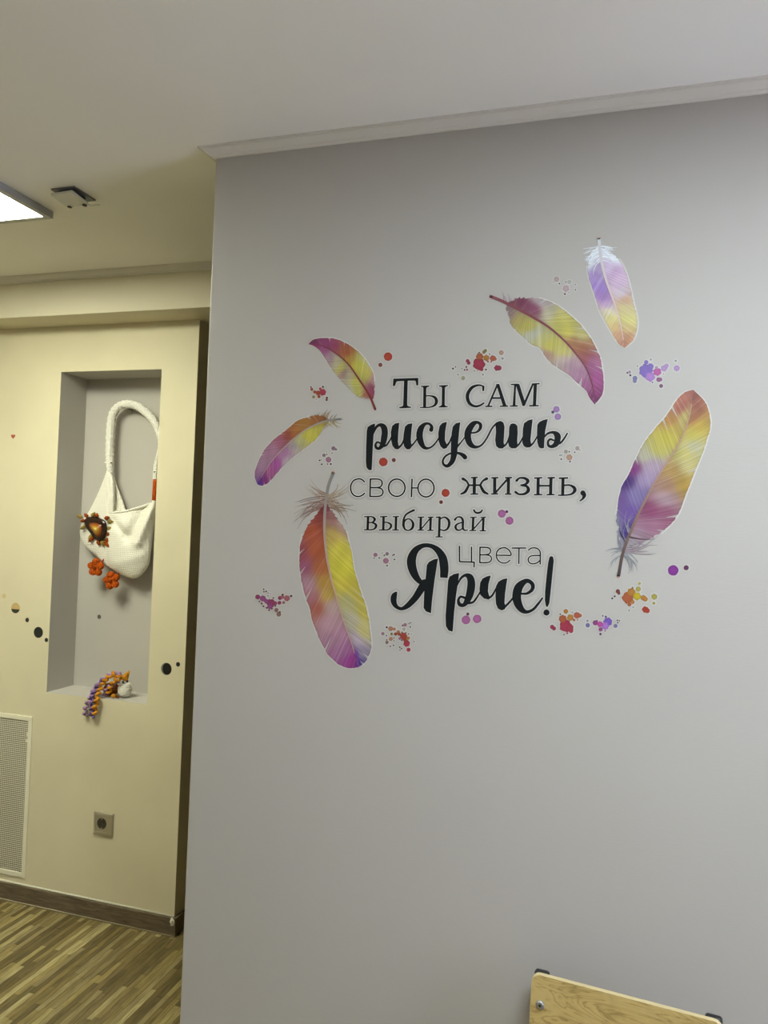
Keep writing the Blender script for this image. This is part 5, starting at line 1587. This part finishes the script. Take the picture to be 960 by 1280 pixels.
def rounded_panel(name, w, h, th, rad, mat, edge_mat, bow=0.0, tilt=0.0, base=(0, 0, 0), horizontal=False):
    """rounded board in chair space: x across, z up (or y for a seat); edge plies as a second material"""
    pts = []
    for cx, cz, a0 in ((w / 2 - rad, h / 2 - rad, 0), (-w / 2 + rad, h / 2 - rad, 90), (-w / 2 + rad, -h / 2 + rad, 180), (w / 2 - rad, -h / 2 + rad, 270)):
        for k in range(7):
            a = math.radians(a0 + 15 * k)
            pts.append((cx + rad * math.cos(a), cz + rad * math.sin(a)))
    n = len(pts)
    verts, faces, mi = [], [], []
    eb = 0.0015
    def ins(p, k):
        L = math.hypot(*p)
        return (p[0] * (1 - k / L), p[1] * (1 - k / L))
    for lay, (yo, k) in enumerate(((-th / 2, eb), (-th / 2 + eb, 0), (th / 2 - eb, 0), (th / 2, eb))):
        for p in pts:
            q = ins(p, k)
            y = yo - bow * (2 * q[0] / w) ** 2
            if horizontal:
                verts.append((base[0] + q[0], base[1] + q[1], base[2] + y))
            else:
                verts.append((base[0] + q[0], base[1] + y + tilt * q[1], base[2] + q[1]))
    for lay in range(3):
        for k in range(n):
            k2 = (k + 1) % n
            faces.append((lay * n + k, lay * n + k2, (lay + 1) * n + k2, (lay + 1) * n + k))
            mi.append(1)
    faces.append(tuple(range(n)))
    mi.append(0)
    faces.append(tuple(3 * n + k for k in range(n)))
    mi.append(0)
    o = mesh_obj(name, verts, faces, mat)
    o.data.materials.append(edge_mat)
    o.data.polygons.foreach_set('material_index', mi)
    o.parent = ch
    return o
BHT = 0.17
rounded_panel('backrest', CW, BHT, 0.010, 0.016, M['ply'], M['ply_edge'], 0.0, 0.10, (0, 0.0, ZT - BHT / 2))
rounded_panel('seat', CW + 0.02, 0.33, 0.012, 0.03, M['ply'], M['ply_edge'], 0.0, 0, (0, -0.20, 0.34), True)
M['grey_tube'] = plain_mat('grey_blue_steel_tube', (0.16, 0.20, 0.22), 0.4, 0.5)
def ctube(name, pts, ra, mat):
    v, f = tube_data(pts, ra, 12)
    o = mesh_obj(name, v, f, mat, ch, True)
    return o
for sx_ in (-1, 1):
    xx = sx_ * (CW / 2 - 0.016)
    yb = 0.018
    up = [(xx, yb - 0.04, 0.005), (xx, yb - 0.035, 0.15), (xx, yb - 0.018, 0.36), (xx, yb + 0.004, ZT - 0.14), (xx, yb + 0.0075, ZT - 0.012)]
    ctube('rear_leg', catmull(up, 6), 0.010, M['grey_tube'])
    cap = box('end_cap', (xx - 0.0145, yb + 0.000, ZT - 0.022), (xx + 0.0145, yb + 0.016, ZT - 0.003), M['dark'], ch, 0.006, 3)
    cap['label'] = 'black plastic tube cap'
    ctube('front_leg', [(xx, -0.33, 0.005), (xx, -0.33, 0.30), (xx, -0.32, 0.325)], 0.010, M['grey_tube'])
    ctube('side_rail', [(xx, -0.335, 0.325), (xx, -0.02, 0.325)], 0.010, M['grey_tube'])
    for yy_ in (-0.33, yb - 0.04):
        fo = box('foot_cap', (xx - 0.013, yy_ - 0.013, 0.0), (xx + 0.013, yy_ + 0.013, 0.02), M['dark'], ch, 0.003)
    # bolt through the backrest
    bx_, bz_ = sx_ * (CW / 2 - 0.019), ZT - 0.052
    v, f = tube_data([(bx_, -0.0005, bz_), (bx_, -0.0065, bz_), (bx_, -0.0085, bz_)], [0.0082, 0.0082, 0.0062], 20)
    o = mesh_obj('bolt', [(a[0], a[1] + 0.10 * (bz_ - ZT + BHT / 2), a[2]) for a in v], f, M['dull_steel'], ch)
    v, f = tube_data([(bx_, -0.0080, bz_), (bx_, -0.0092, bz_)], 0.0026, 6)
    mesh_obj('bolt_recess', [(a[0], a[1] + 0.10 * (bz_ - ZT + BHT / 2), a[2]) for a in v], f, M['dark'], o)
ctube('cross_bar', [(-CW / 2 + 0.016, -0.005, 0.325), (CW / 2 - 0.016, -0.005, 0.325)], 0.009, M['grey_tube'])
ctube('cross_bar', [(-CW / 2 + 0.016, -0.325, 0.318), (CW / 2 - 0.016, -0.325, 0.318)], 0.009, M['grey_tube'])
